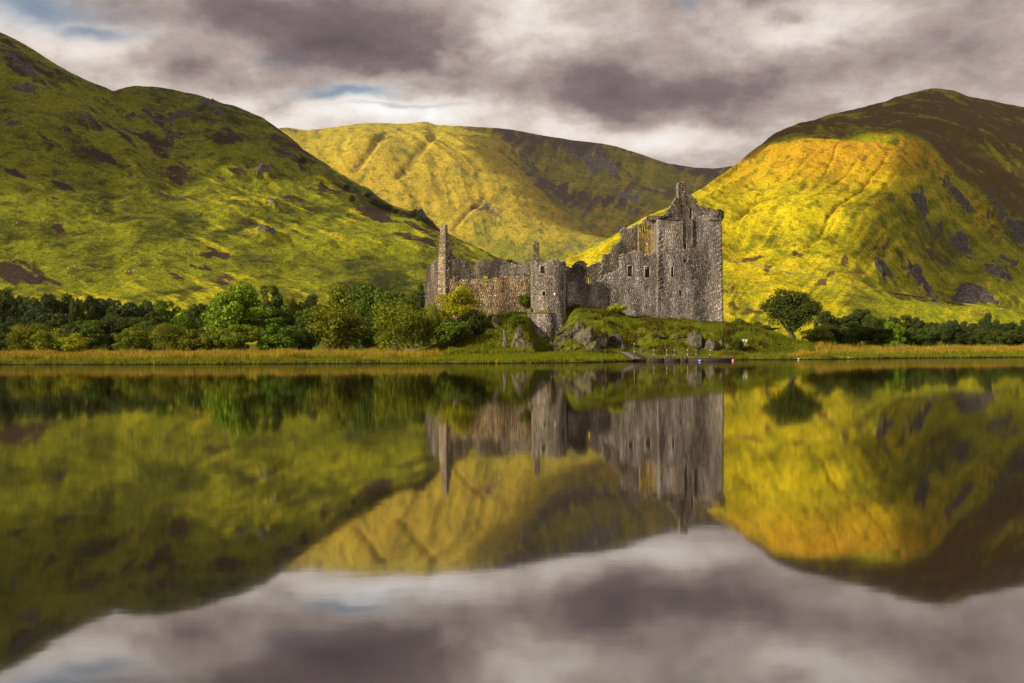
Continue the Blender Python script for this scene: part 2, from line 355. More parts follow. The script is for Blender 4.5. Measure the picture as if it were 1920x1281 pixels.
LEAF = {'bright': mat_leaf('bright_green_leaves', (0.095, 0.180, 0.008), (0.26, 0.39, 0.015)),
        'green': mat_leaf('mid_green_leaves', (0.050, 0.095, 0.007), (0.155, 0.225, 0.012)),
        'dark': mat_leaf('dark_green_leaves', (0.036, 0.056, 0.007), (0.100, 0.130, 0.013)),
        'blue': mat_leaf('blue_green_leaves', (0.032, 0.052, 0.014), (0.080, 0.108, 0.022)),
        'olive': mat_leaf('olive_leaves', (0.090, 0.118, 0.006), (0.25, 0.28, 0.012)),
        'yellow': mat_leaf('yellow_green_leaves', (0.17, 0.20, 0.006), (0.48, 0.47, 0.012))}
def mat_blades(name, cols):
    m, k, b = new_mat(name); g = geo(k)
    f = k.m('ADD', k.m('MULTIPLY', g.outputs['Random Per Island'], 0.45), k.m('MULTIPLY', k.noise(g.outputs['Position'], 0.22, 4, 0.65), 0.6))
    n = len(cols); c = k.ramp(f, [(0.22 + 0.6 * i / (n - 1), cc) for i, cc in enumerate(cols)])
    k.put(b.inputs['Base Color'], c); b.inputs['Roughness'].default_value = 0.85; b.inputs['Specular IOR Level'].default_value = 0.1
    t = k.new('ShaderNodeBsdfTranslucent'); k.put(t.inputs[0], c)
    mx = k.new('ShaderNodeMixShader'); mx.inputs[0].default_value = 0.35; k.l.new(b.outputs[0], mx.inputs[1]); k.l.new(t.outputs[0], mx.inputs[2])
    k.l.new(mx.outputs[0], k.n['Material Output'].inputs[0]); return m
M_REED = mat_blades('golden_reeds', [(0.10, 0.11, 0.010), (0.30, 0.20, 0.020), (0.46, 0.31, 0.035), (0.60, 0.42, 0.08)])
M_SEDGE = mat_blades('green_sedge', [(0.060, 0.080, 0.006), (0.17, 0.20, 0.010), (0.32, 0.29, 0.015)])
M_TURF = mat_blades('green_turf', [(0.060, 0.080, 0.006), (0.155, 0.200, 0.008), (0.29, 0.29, 0.012)])

# ------------------------------------------------------------------ setting: water, ground, hills
def quad_sheet(nx, ny):
    i = np.arange(ny - 1)[:, None] * nx + np.arange(nx - 1)[None]
    return np.stack([i, i + 1, i + nx + 1, i + nx], -1).reshape(-1, 4)

wv = np.array([[-2500, -400, 0], [2500, -400, 0], [2500, 420, 0], [-2500, 420, 0]], float)
tag(mesh_np('loch_water', wv, [[0, 1, 2, 3]], M_WATER), 'still dark loch mirroring the hills and castle', 'water', kind='structure')

SHORE = [(-900, 150), (-300, 147), (0, 143.6), (300, 135.5), (700, 135), (900, 130), (1100, 132.5), (1160, 141), (1220, 147.5), (1400, 152.8), (1540, 152.4), (1700, 163), (1920, 167), (2300, 172), (3000, 180)]
MOUND_H = [(700, 0.0), (770, 0.7), (800, 1.6), (850, 4.4), (900, 6.2), (960, 6.9), (1000, 7.4), (1080, 8.1), (1130, 7.8), (1190, 6.3), (1280, 5.6), (1357, 5.0), (1410, 4.5), (1445, 3.7), (1500, 1.9), (1570, 0.6), (1660, 0)]
MOUND_FOOT = [(700, 168), (820, 164), (900, 160), (960, 158), (1100, 157), (1200, 161), (1357, 164), (1450, 168), (1600, 176)]
def shore_y(X, Y): return lerp_pts(960 + X / Y * F_PX, SHORE)
def G(X, Y):
    """ground height"""
    X = np.asarray(X, float); Y = np.asarray(Y, float); px = 960 + X / Y * F_PX
    d = Y - lerp_pts(px, SHORE) - 1.1 * fbm(X * 0.16, Y * 0.05, 3, 3) - 0.5 * fbm(X * 0.6, Y * 0.2, 5, 2)
    z = np.where(d < 0, np.maximum(d * 0.3, -2.5), 0.32 * sstep(0, 1.2, d) + 0.75 * sstep(0.5, 26, d))
    z = z + 0.12 * fbm(X * 0.25, Y * 0.25, 9, 4) * sstep(1, 6, d)
    z = z + 0.012 * np.clip(Y - 200, 0, 300) + 0.006 * np.clip(Y - 500, 0, 1e5)
    h = lerp_pts(px, MOUND_H); ft = lerp_pts(px, MOUND_FOOT)
    f = sstep(0, 1, (Y - ft) / (183.0 - ft)) * (1 - sstep(225, 275, Y))
    wt = np.exp(-((px - 1030) / 36.0) ** 4); f = f * (1 - wt) + wt * sstep(0, 1, (Y - 172.5) / 13.5) * (1 - sstep(225, 275, Y))
    # rock steps and hollows on the front of the mound
    wob = 0.9 * fbm(X * 0.22, Y * 0.22, 21, 5, 0.55) + 0.55 * ridged(X * 0.30, Y * 0.22, 25, 4)
    z = z + h * f + wob * np.sin(np.clip(f, 0, 1) * math.pi) * np.minimum(h / 4, 1)
    return z
def build_ground():
    Ys = np.concatenate([np.linspace(122, 200, 261), 200 + np.geomspace(0.4, 1, 1) * 0.5, np.geomspace(201, 9000, 150)])
    ts = np.concatenate([np.linspace(-2.2, -0.60, 40), np.linspace(-0.59, 0.59, 620), np.linspace(0.60, 2.2, 40)])
    T, Y = np.meshgrid(ts, Ys); X = T * Y
    V = np.stack([X, Y, G(X, Y)], -1).reshape(-1, 3)
    tag(mesh_np('ground', V, quad_sheet(len(ts), len(Ys)), M_GROUND, smooth=True), 'grassy bank and meadow behind the loch shore', 'ground', kind='structure')
build_ground()

def px_blobs(PX, PY, lst, seed):
    """patches of vegetation or rock on a hillside, with frayed edges"""
    r = np.zeros_like(PX); wx = 14 * fbm(PX * 0.03, PY * 0.05, seed, 4); wy = 8 * fbm(PX * 0.03, PY * 0.05, seed + 5, 4)
    for (x, y, rx, ry, tl) in lst:
        dx = PX + wx - x; dy = PY + wy - y - dx * tl
        r = np.maximum(r, np.exp(-((dx / rx) ** 2 + (dy / ry) ** 2)))
    return r
def blur(a, w):
    w = max(1, int(w)); kf = np.hanning(2 * w + 3)[1:-1]; kf /= kf.sum()
    pad = np.concatenate([2 * a[0] - a[w:0:-1], a, 2 * a[-1] - a[-2:-w - 2:-1]]); return np.convolve(pad, kf, 'valid')
def hill(name, mat, label, px0, px1, nt, nv, foot_py, foot_Y, crest, crest_Y, knots, detail, veg_shade, extra=None, back=0.6):
    """moorland hill: for each bearing the slope runs from foot to crest through (depth fraction, elevation fraction) knots"""
    pxs = np.linspace(px0, px1, nt); step = pxs[1] - pxs[0]
    cp = blur(lerp_pts(pxs, crest), 7 / step); cY = blur(lerp_pts(pxs, crest_Y), 90 / step)
    fY = lerp_pts(pxs, foot_Y); fp = lerp_pts(pxs, foot_py)
    t, ec = ray(pxs, cp); _, ef = ray(pxs, fp)
    kn = np.array(knots, float)
    us = np.linspace(0, 1, nv)
    # smooth curve through the knots, rows spread evenly in elevation
    kk = np.linspace(0, 1, len(kn)); fine = np.linspace(0, 1, 400)
    def smooth(a):
        b = np.interp(fine, kk, a); w = 33; pad = np.concatenate([2 * b[0] - b[w:0:-1], b, 2 * b[-1] - b[-2:-w - 2:-1]])
        s = np.convolve(pad, np.hanning(2 * w + 1) / np.hanning(2 * w + 1).sum(), 'same')[w:-w]; s[0] = a[0]; s[-1] = a[-1]; return s
    fy = smooth(kn[:, 0]); fe = smooth(kn[:, 1]); s = np.cumsum(np.abs(np.gradient(fe)) + 0.35 * np.abs(np.gradient(fy))); s = (s - s[0]) / (s[-1] - s[0])
    FY = np.interp(us, s, fy)[:, None]; FE = np.interp(us, s, fe)[:, None]
    Y = fY + (cY - fY) * FY; E = ef + (ec - ef) * FE
    if extra: Y, E = extra(pxs[None] + 0 * FY, FY + 0 * pxs, FE + 0 * pxs, Y, E)
    X = t * Y; Z = CAM_Z + E * Y - 6 * (1 - sstep(0, 0.05, FY))
    # far side
    nb = 26; bb = np.linspace(0.02, 1, nb)[:, None] ** 1.5
    Yb = Y[-1:] + bb * (cY - fY) * 0.7; Zb = Z[-1:] - bb ** 1.3 * np.maximum(Z[-1:] + 60, 40) * back
    FYb = 1 + bb + 0 * pxs
    X = np.concatenate([X, t * Yb]); Z = np.concatenate([Z, Zb]); Y = np.concatenate([Y, Yb]); FYa = np.concatenate([FY + 0 * pxs, FYb]); FEa = np.concatenate([FE + 0 * pxs, 1 + bb + 0 * pxs])
    PX, PY = to_px(X, Y, Z)
    Z = Z + detail(X, Y, Z, FYa, FEa, PX, PY) * sstep(0.0, 0.10, FYa)
    V = np.stack([X, Y, Z], -1)
    du = np.gradient(V, axis=1); dv = np.gradient(V, axis=0); N = np.cross(du, dv); N /= np.linalg.norm(N, axis=-1, keepdims=True) + 1e-9
    steep = 1 - np.abs(N[..., 2])
    a = veg_shade(X, Y, Z, FYa, FEa, PX, PY, steep); a = np.clip(np.stack(a if len(a) == 4 else (*a, 0 * X), -1), 0, 1)
    o = mesh_np(name, V.reshape(-1, 3), quad_sheet(nt, nv + nb), mat, smooth=True, attrs={'veg_shade': a.reshape(-1, 4)})
    tag(o, label, 'hill', kind='structure')
    PX, PY = to_px(V[..., 0], V[..., 1], V[..., 2]); return dict(px=pxs, V=V[:nv], PX=PX[:nv], PY=PY[:nv], FE=FEa[:nv])
def hill_point(h, px, py):
    """the nearest point of a hill that shows at this photo pixel"""
    V = h['V']; j = int(np.argmin(np.abs(h['px'] - px))); X, Y, Z = V[:, j].T
    PX, PY = to_px(X, Y, Z); i = np.where(PY <= py)[0]
    return Vector(V[i[0] if len(i) else -1, j])

# far mountain
def det_mid(X, Y, Z, fy, fe, PX, PY):
    u = X * 0.9 + Y * 0.35; w = -X * 0.35 + Y * 0.9                  # gullies run down towards the left
    g = ridged(u / 260 + 0.6 * fbm(X / 900, Y / 900, 71, 2), w / 1500, 40, 3)
    inv = 1 - 0.75 * sstep(0.85, 1.0, fe)
    left = sstep(1000, 850, PX)
    r = 22 * fbm(X / 420, Y / 420, 41, 7, 0.55) * inv + 40 * g * inv * (0.25 + 0.75 * left)
    # the long spur: a crest falling to the right and the hollow behind it
    xr = np.interp(fe, [0, 0.3, 0.62, 0.85, 1.0], [1130, 1075, 1015, 930, 893]) + 18 * fbm(fe * 5, PX * 0 + 1, 43, 3)
    dpx = PX - xr
    r = r - 105 * sstep(-25, 110, dpx) * (1 - 0.85 * sstep(200, 480, dpx)) * (1 - sstep(0.90, 1.0, fe)) * sstep(0.30, 0.62, fe)
    for (x1, y1, x0, y0, dep, wd) in [(724, 262, 668, 325, 22, 9), (815, 262, 745, 345, 18, 10), (905, 378, 852, 440, 12, 6), (648, 262, 640, 300, 10, 8)]:
        tt = np.clip((PY - y1) / (y0 - y1), -0.15, 1.15); xc = x1 + (x0 - x1) * tt
        r = r - dep * np.exp(-((PX - xc - 5 * fbm(PY * 0.05, PY * 0, 44, 2)) / wd) ** 2) * sstep(-0.15, 0.1, tt) * (1 - sstep(0.9, 1.15, tt))
    return r
def veg_shade_mid(X, Y, Z, fy, fe, PX, PY, st):
    n = fbm(X / 300, Y / 300, 51, 5); n2 = fbm(X / 120, Y / 120, 52, 4)
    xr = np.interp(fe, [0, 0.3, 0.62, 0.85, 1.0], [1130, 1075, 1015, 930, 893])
    hol = sstep(-20, 70, PX - xr + 25 * n) * sstep(0.38, 0.62, fe)  # hollow's shade, painted in as more heather and less gold
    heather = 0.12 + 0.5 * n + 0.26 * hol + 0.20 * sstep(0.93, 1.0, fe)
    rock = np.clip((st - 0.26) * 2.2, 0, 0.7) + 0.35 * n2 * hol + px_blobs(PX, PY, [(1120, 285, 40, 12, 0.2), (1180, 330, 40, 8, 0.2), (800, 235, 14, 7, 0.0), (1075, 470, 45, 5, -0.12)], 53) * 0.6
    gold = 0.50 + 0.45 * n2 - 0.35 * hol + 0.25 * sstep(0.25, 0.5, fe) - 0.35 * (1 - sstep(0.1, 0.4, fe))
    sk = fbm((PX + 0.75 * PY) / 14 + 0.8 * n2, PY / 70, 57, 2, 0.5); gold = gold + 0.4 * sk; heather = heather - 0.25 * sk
    return heather, rock, gold, 0.22 * sstep(0.3, 0.6, fe) * (1 - sstep(0.75, 0.95, fe))
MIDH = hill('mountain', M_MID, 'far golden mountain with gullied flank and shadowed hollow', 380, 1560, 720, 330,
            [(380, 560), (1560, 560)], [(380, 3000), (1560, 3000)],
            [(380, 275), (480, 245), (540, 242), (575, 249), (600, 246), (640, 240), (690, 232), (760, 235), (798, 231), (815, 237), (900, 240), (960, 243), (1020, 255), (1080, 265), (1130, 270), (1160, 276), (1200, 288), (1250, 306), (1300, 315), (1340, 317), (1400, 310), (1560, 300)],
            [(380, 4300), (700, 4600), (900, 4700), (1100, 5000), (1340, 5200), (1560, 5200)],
            [(0, 0), (0.2, 0.22), (0.45, 0.52), (0.72, 0.83), (1, 1)], det_mid, veg_shade_mid)

# left hill
def det_left(X, Y, Z, fy, fe, PX, PY):
    inv = 1 - 0.55 * sstep(0.9, 1.0, fe) * (1 - sstep(1.0, 1.3, fy))
    u = X * 0.8 - Y * 0.6
    r = 17 * fbm(X / 230, Y / 230, 61, 7, 0.50) * (0.35 + 0.65 * sstep(0.15, 0.6, fe)) * inv
    r = r + 5 * ridged(X / 120 + 0.5 * fbm(X / 300, Y / 300, 63, 2), Y / 260, 62, 4) * sstep(0.2, 0.5, fe) * inv
    r = r + 2.4 * fbm(X / 42, Y / 60, 64, 5, 0.55) * inv * (0.3 + 0.7 * sstep(0.1, 0.4, fe))
    # crags stand proud
    c = px_blobs(PX, PY, CRAG_L, 65); r = r + 6 * c * (0.4 + ridged(X / 30, Y / 30, 66, 3)) + 4.5 * c * ridged(X / 12, Y / 15, 67, 3)
    # fold between the near spur and the ridge behind
    tt = (PY - 172) / 190.0; xc = 215 + 120 * tt
    r = r - 9 * np.exp(-((PX - xc) / 36) ** 2) * sstep(-0.02, 0.15, tt) * (1 - sstep(0.6, 1.2, tt))
    return r
CRAG_L = [(511, 387, 22, 7, 0.1), (501, 443, 20, 8, 0.1), (389, 205, 28, 10, 0.2), (420, 225, 30, 8, 0.3), (562, 300, 28, 15, 0.5), (497, 323, 22, 8, 0.2), (600, 330, 26, 10, 0.5), (795, 408, 16, 9, 0.5), (60, 175, 60, 14, 0.4), (40, 130, 40, 10, 0.5), (160, 240, 30, 10, 0.3), (260, 210, 30, 9, 0.3), (690, 370, 26, 12, 0.5), (340, 230, 18, 8, 0.1), (30, 240, 40, 16, 0.1)]
def veg_shade_left(X, Y, Z, fy, fe, PX, PY, st):
    n = fbm(X / 170, Y / 170, 71, 6, 0.55); n2 = fbm(X / 60, Y / 60, 72, 5, 0.55); n3 = fbm(X / 350, Y / 500, 73, 4)
    heather = 0.12 + 0.42 * n + 0.40 * n2 + 0.28 * sstep(0.5, 1.0, fe)  # extra heather high up also paints in shade on the upper slope
    heather = np.maximum(heather, 0.22 * n2 + 0.78 * px_blobs(PX, PY, [(28, 512, 85, 24, 0.12), (108, 434, 22, 9, 0.2), (117, 345, 38, 13, 0.25), (101, 377, 18, 7, 0.2), (302, 492, 13, 8, 0), (361, 504, 16, 6, 0), (408, 483, 36, 8, 0.1), (488, 492, 38, 5, 0.1), (417, 274, 42, 12, 0.05), (703, 412, 55, 22, 0.4), (797, 450, 50, 14, 0.35), (385, 505, 22, 5, 0.3), (140, 130, 60, 10, 0.45), (20, 320, 40, 14, 0.2), (180, 300, 50, 8, 0.3)], 74))
    rock = np.clip((st - 0.30) * 2.0, 0, 0.6) * (0.4 + n2) + 0.75 * px_blobs(PX, PY, CRAG_L, 65) * (0.75 + 0.8 * n2) + 0.30 * n2 * sstep(0.4, 1.0, fe)
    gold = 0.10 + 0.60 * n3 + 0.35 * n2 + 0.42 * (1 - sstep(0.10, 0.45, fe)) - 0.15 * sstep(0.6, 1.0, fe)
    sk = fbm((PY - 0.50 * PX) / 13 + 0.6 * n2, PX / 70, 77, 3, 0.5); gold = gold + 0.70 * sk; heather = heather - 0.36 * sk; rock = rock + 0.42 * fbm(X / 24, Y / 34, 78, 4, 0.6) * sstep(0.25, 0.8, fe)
    return heather, rock, gold
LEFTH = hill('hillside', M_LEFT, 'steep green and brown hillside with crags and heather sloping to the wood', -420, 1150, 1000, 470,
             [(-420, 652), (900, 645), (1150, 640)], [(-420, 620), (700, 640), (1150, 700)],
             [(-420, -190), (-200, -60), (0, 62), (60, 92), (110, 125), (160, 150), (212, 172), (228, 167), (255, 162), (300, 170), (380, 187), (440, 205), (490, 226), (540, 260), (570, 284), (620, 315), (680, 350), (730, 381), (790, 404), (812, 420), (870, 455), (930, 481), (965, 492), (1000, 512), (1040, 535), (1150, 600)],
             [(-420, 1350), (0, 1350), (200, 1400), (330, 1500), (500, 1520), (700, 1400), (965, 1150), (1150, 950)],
             [(0, 0), (0.10, 0.15), (0.27, 0.34), (0.55, 0.62), (0.8, 0.86), (1, 1)], det_left, veg_shade_left)

# right hill
CRAG_R = [(1802, 366, 26, 26, -0.1), (1877, 398, 44, 24, 0.2), (1723, 443, 30, 12, 0.15), (1768, 460, 55, 20, -0.1), (1834, 447, 55, 16, 0.15), (1652, 478, 16, 20, -0.3), (1865, 298, 26, 16, 0.4), (1910, 340, 30, 20, 0.5), (1790, 300, 26, 10, 0.3), (1880, 490, 40, 10, 0.2), (1725, 352, 10, 26, -0.8)]
HEATH_R = [(1408, 481, 28, 7, -0.3), (1446, 492, 14, 8, -0.6), (1495, 464, 24, 6, -0.25), (1611, 496, 28, 16, -0.2), (1562, 512, 20, 8, -0.6), (1580, 486, 20, 10, -0.7), (1371, 574, 18, 7, 0), (1412, 584, 30, 6, 0.05), (1440, 575, 14, 10, -0.6), (1540, 530, 24, 6, -0.3), (1375, 550, 8, 10, 0), (1760, 400, 60, 8, -0.05), (1780, 560, 22, 10, 0), (1690, 500, 40, 8, -0.3), (1860, 540, 40, 6, 0.1), (1800, 520, 60, 7, 0.1), (1345, 545, 8, 14, 0)]
def ext_right(px, FY, FE, Y, E):
    """the break of slope: a golden shoulder below, the brown plateau and summit set back behind it"""
    return Y, E
BRK = [(1030, 520), (1300, 375), (1370, 330), (1430, 275), (1480, 264), (1540, 261), (1620, 262), (1700, 262), (1740, 268), (1790, 285), (1830, 277), (1862, 290), (1890, 312), (1920, 335), (2300, 420)]
def det_right(X, Y, Z, fy, fe, PX, PY):
    inv = 1 - 0.7 * sstep(0.92, 1.0, fe) * (1 - sstep(1.0, 1.3, fy))
    u = X * 0.80 + Y * 0.60; w = -X * 0.60 + Y * 0.80
    steepz = sstep(0.12, 0.35, fe) * (1 - sstep(0.72, 0.85, fe))
    r = 14 * fbm(X / 190, Y / 190, 81, 7, 0.53) * inv * (0.4 + 0.6 * sstep(0.1, 0.4, fe))
    q = (PX + 0.85 * PY)                                              # fall lines lean to the left
    r = r + 2.6 * ridged(q / 75 + 0.9 * fbm(X / 260, Y / 260, 83, 3), PY / 300, 82, 3) * steepz * inv * (0.5 + 1.2 * np.clip(fbm(X / 200, Y / 200, 88, 3) + 0.4, 0, 1))
    r = r + 2.2 * fbm(X / 34, Y / 34, 84, 4) * inv
    for (x1, y1, x0, y0, dep, wd) in [(1520, 290, 1455, 345, 2.2, 4), (1652, 305, 1530, 436, 4.6, 4), (1607, 300, 1512, 384, 2.6, 4), (1572, 272, 1545, 320, 2.4, 3), (1776, 338, 1742, 388, 7, 4), (1702, 296, 1632, 380, 3.2, 5), (1452, 325, 1392, 402, 2.2, 4), (1560, 420, 1480, 470, 3, 5), (1690, 400, 1650, 450, 5, 4), (1420, 370, 1380, 420, 2, 4)]:
        tt = np.clip((PY - y1) / (y0 - y1), -0.2, 1.2); xc = x1 + (x0 - x1) * tt
        r = r - dep * np.exp(-((PX - xc - 5 * fbm(PY * 0.06, PY * 0 + x1, 44, 3)) / wd) ** 2) * sstep(-0.2, 0.15, tt) * (1 - sstep(0.8, 1.2, tt))
    r = r + 1.0 * fbm(q / 26 + 0.8 * fbm(X / 90, Y / 90, 89, 2), PY / 110, 90, 2, 0.5) * steepz * inv
    # the right flank turns away from the light
    r = r - 70 * sstep(1660, 1850, PX + 0.55 * (PY - 330)) * sstep(0.10, 0.40, fe) * (1 - sstep(0.74, 0.86, fe))
    c = px_blobs(PX, PY, CRAG_R, 85); r = r + 7 * c * (0.4 + ridged(X / 34, Y / 34, 87, 3)) + 4.5 * c * ridged(X / 13, Y / 16, 98, 3)
    return r
def veg_shade_right(X, Y, Z, fy, fe, PX, PY, st):
    n = fbm(X / 150, Y / 150, 91, 6, 0.55); n2 = fbm(X / 50, Y / 50, 92, 5, 0.55)
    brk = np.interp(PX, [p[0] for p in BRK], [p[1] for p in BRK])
    up = sstep(6, -10, PY - brk + 8 * n2)  # brown moor top, with cloud shade painted into its heather
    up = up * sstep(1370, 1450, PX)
    heather = 0.04 + 0.34 * n + 0.24 * n2 + 0.64 * up + 0.25 * up * n2 + 0.16 * sstep(1600, 1850, PX) * (1 - up)  # the right side gets heather as painted cloud shade
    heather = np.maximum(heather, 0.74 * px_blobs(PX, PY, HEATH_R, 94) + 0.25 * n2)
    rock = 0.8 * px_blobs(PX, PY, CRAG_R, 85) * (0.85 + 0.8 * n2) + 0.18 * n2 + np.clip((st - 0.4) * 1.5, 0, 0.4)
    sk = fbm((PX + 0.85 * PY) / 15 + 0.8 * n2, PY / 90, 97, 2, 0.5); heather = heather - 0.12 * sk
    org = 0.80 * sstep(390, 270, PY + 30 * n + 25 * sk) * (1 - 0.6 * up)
    gold = 0.60 + 0.25 * n2 + 0.25 * n + 0.45 * sk - 0.75 * up - 0.50 * sstep(1560, 1800, PX + 0.4 * (PY - 400)) * (1 - up) + 0.30 * sstep(380, 290, PY) * (1 - up)  # gold cut on the top and right side, painting in cloud shade
    return heather, rock, gold, org
def right_hill():
    crest = [(960, 560), (1030, 497), (1100, 468), (1160, 434), (1210, 409), (1260, 386), (1310, 357), (1370, 313), (1400, 292), (1430, 268), (1450, 252), (1500, 232), (1560, 213), (1600, 207), (1660, 192), (1680, 181), (1720, 171), (1760, 166), (1790, 170), (1815, 182), (1860, 190), (1920, 203), (2050, 235), (2350, 330)]
    crY = [(960, 900), (1160, 980), (1310, 1180), (1430, 1450), (1500, 1650), (1760, 2050), (2350, 2050)]
    pxs = np.linspace(960, 2350, 400); cp = lerp_pts(pxs, crest); bp = np.maximum(lerp_pts(pxs, BRK), cp + 6 + 0.05 * (640 - cp))
    global _fracb; fr = (640 - bp) / (640 - cp)
    def extra(px, FY, FE, Y, E):
        # warp the profile so that the knot at (0.52, 0.75) falls on the break of slope
        cYs = blur(lerp_pts(pxs, crY), 26); f = np.interp(px, pxs, blur(fr, 7)); cY = np.interp(px, pxs, cYs); fY = 720.0
        bY = np.interp(px, pxs, blur(np.minimum(0.94 * cYs, 1330.0), 26)); fb = (bY - fY) / (cY - fY)
        FE2 = np.where(FE < 0.75, FE / 0.75 * f, f + (FE - 0.75) / 0.25 * (1 - f))
        FY2 = np.where(FE < 0.75, np.interp(FE, [0, 0.15, 0.40, 0.75], [0, 0.14, 0.48, 1.0]) * fb, fb + (FE - 0.75) / 0.25 * (1 - fb))
        _, ec = ray(px, np.interp(px, pxs, blur(cp, 2))); _, ef = ray(px, 640 + 0 * px)
        return fY + (cY - fY) * FY2, ef + (ec - ef) * FE2
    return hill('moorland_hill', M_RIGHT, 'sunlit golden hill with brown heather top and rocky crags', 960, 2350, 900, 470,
                [(960, 640), (2350, 640)], [(960, 720), (2350, 720)], crest, crY, [(0, 0), (0.2, 0.3), (0.52, 0.75), (1, 1)], det_right, veg_shade_right, extra)
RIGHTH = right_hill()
# unseen clouds added overhead, shaped back along the sun from wanted hill shadows
def mat_shade_cloud():
    m, k, b = new_mat('shade_cloud'); b.inputs['Base Color'].default_value = (0.82, 0.81, 0.80, 1); b.inputs['Roughness'].default_value = 1.0; b.inputs['Specular IOR Level'].default_value = 0.0
    t = k.new('ShaderNodeBsdfTranslucent'); t.inputs[0].default_value = (0.8, 0.8, 0.8, 1); mx = k.new('ShaderNodeMixShader'); mx.inputs[0].default_value = 0.4
    k.l.new(b.outputs[0], mx.inputs[1]); k.l.new(t.outputs[0], mx.inputs[2]); k.l.new(mx.outputs[0], k.n['Material Output'].inputs[0]); return m
M_SHADE_CLOUD = mat_shade_cloud()
def shade_cloud_over(h, mask, z0, cell, seed, label):
    import bmesh
    bm = bmesh.new(); bmesh.ops.create_icosphere(bm, subdivisions=2, radius=1); bm.verts.ensure_lookup_table()
    iv = np.array([v.co[:] for v in bm.verts]); it = np.array([[v.index for v in f.verts] for f in bm.faces]); bm.free()
    p = h['V'][mask]; S = np.array(sun_dir); q = p + S[None] * ((z0 - p[:, 2]) / S[2])[:, None]
    cells = np.unique(np.floor(q[:, :2] / cell).astype(int), axis=0); R = np.random.default_rng(seed); parts = []
    for c in cells:
        r = cell * R.uniform(0.70, 0.92); o = np.array([*(c + 0.5 + R.uniform(-.2, .2, 2)) * cell, z0 + cell * R.uniform(0.0, 0.5)])
        parts.append((iv * np.array([r, r, r * 0.55]) * R.uniform(0.9, 1.1, (len(iv), 1)) + o, it))
    V, T = merge(parts); tag(mesh_np('cloud', V, T, M_SHADE_CLOUD, smooth=True, tri=True), label, 'cloud', kind='stuff')  # added to block the sun, separate from the sky's own clouds
def add_shade_clouds():
    h = RIGHTH; X, Y = h['V'][..., 0], h['V'][..., 1]; n = fbm(X / 160, Y / 160, 201, 4); PX, PY = h['PX'], h['PY']
    brk = np.interp(PX, [p[0] for p in BRK], [p[1] for p in BRK])
    up = (PX > 1395) & (PY < brk - 6 + 10 * n) & ~((PX > 1850) & (PY > 262 + 20 * n))
    low = (PX + 0.9 * (PY - 400) + 120 * n > 1745) & (PY > 318 + 0.15 * (PX - 1750)) & (PY < 505 - 40 * n) & (n > -0.22)
    shade_cloud_over(h, up | low, 1300, 26, 1, 'unseen cloud added overhead to shade the brown hill top')
    h = MIDH; X, Y = h['V'][..., 0], h['V'][..., 1]; n = fbm(X / 420, Y / 420, 202, 4); xr = np.interp(h['FE'], [0, 0.3, 0.62, 0.85, 1.0], [1130, 1075, 1015, 930, 893])
    hol = (h['PX'] > xr + 6 + 30 * n) & (h['FE'] > 0.50 - 0.2 * n + 0.0004 * (h['PX'] - 1000)) & (h['PX'] < 1420) & (n > -0.30)
    shade_cloud_over(h, hol, 2700, 70, 2, 'unseen cloud added overhead to shade the far mountain hollow')
    h = LEFTH; X, Y = h['V'][..., 0], h['V'][..., 1]; n = fbm(X / 190, Y / 190, 203, 4); n2 = fbm(X / 90, Y / 140, 204, 3)
    lv = np.interp(h['PX'], [-400, 0, 250, 480, 700, 820], [330, 300, 265, 285, 372, 425])
    top = (h['PY'] < lv + 45 * n + 25 * n2) & (h['PX'] < 830) & (n2 > -0.28)
    shade_cloud_over(h, top, 1300, 26, 3, 'unseen cloud added overhead to shade the upper left hillside')
add_shade_clouds()
#PART2
# ------------------------------------------------------------------ castle ruin
OFF = {}
def root(name, loc):
    o = empty(name, loc); OFF[o.name] = Vector(loc); return o
def wpart(name, V, Q, mat, parent, smooth=False, tri=False):
    """part whose mesh is given in world coordinates"""
    o = mesh_np(name, V, Q, mat, parent, smooth, tri)
    o.location = -OFF[parent.name] if parent.name in OFF else Vector((0, 0, 0)); return o

class Wall:
    """plan line of a wall; maps photo pixels on its face to (u, z) and (u, depth, z) to the world"""
    def __init__(s, a, b):
        s.a = np.array(a, float); d = np.array(b, float) - s.a; s.len = np.linalg.norm(d); s.d = d / s.len
        s.n = np.array([s.d[1], -s.d[0]])
    def uz(s, px, py):
        t, e = ray(px, py); Y = (s.a[0] * s.d[1] - s.a[1] * s.d[0]) / (t * s.d[1] - s.d[0])
        return (t * Y - s.a[0]) * s.d[0] + (Y - s.a[1]) * s.d[1], CAM_Z + e * Y
    def xyz(s, u, dep, z):
        return np.stack([s.a[0] + s.d[0] * u - s.n[0] * dep, s.a[1] + s.d[1] * u - s.n[1] * dep, z + 0 * u], -1)
class Drum:
    """round tower: u runs along the face, measured at radius R"""
    def __init__(s, c, R, zr=None): s.c = c; s.R = R; s.zr = zr
    def uz(s, px, py):
        t, e = ray(px, py); Y = s.c[1] - s.R * 0.8; x = np.clip((t * Y - s.c[0]) / s.R, -1, 1)
        return np.arcsin(x) * s.R, CAM_Z + e * Y
    def xyz(s, u, dep, z):
        th = u / s.R; r = s.R - dep + (s.zr(z, th) if s.zr else 0)
        return np.stack([s.c[0] + r * np.sin(th), s.c[1] - r * np.cos(th), z + 0 * u], -1)
def plan(px, Y): return np.array([(px - 960) / F_PX * Y, Y])

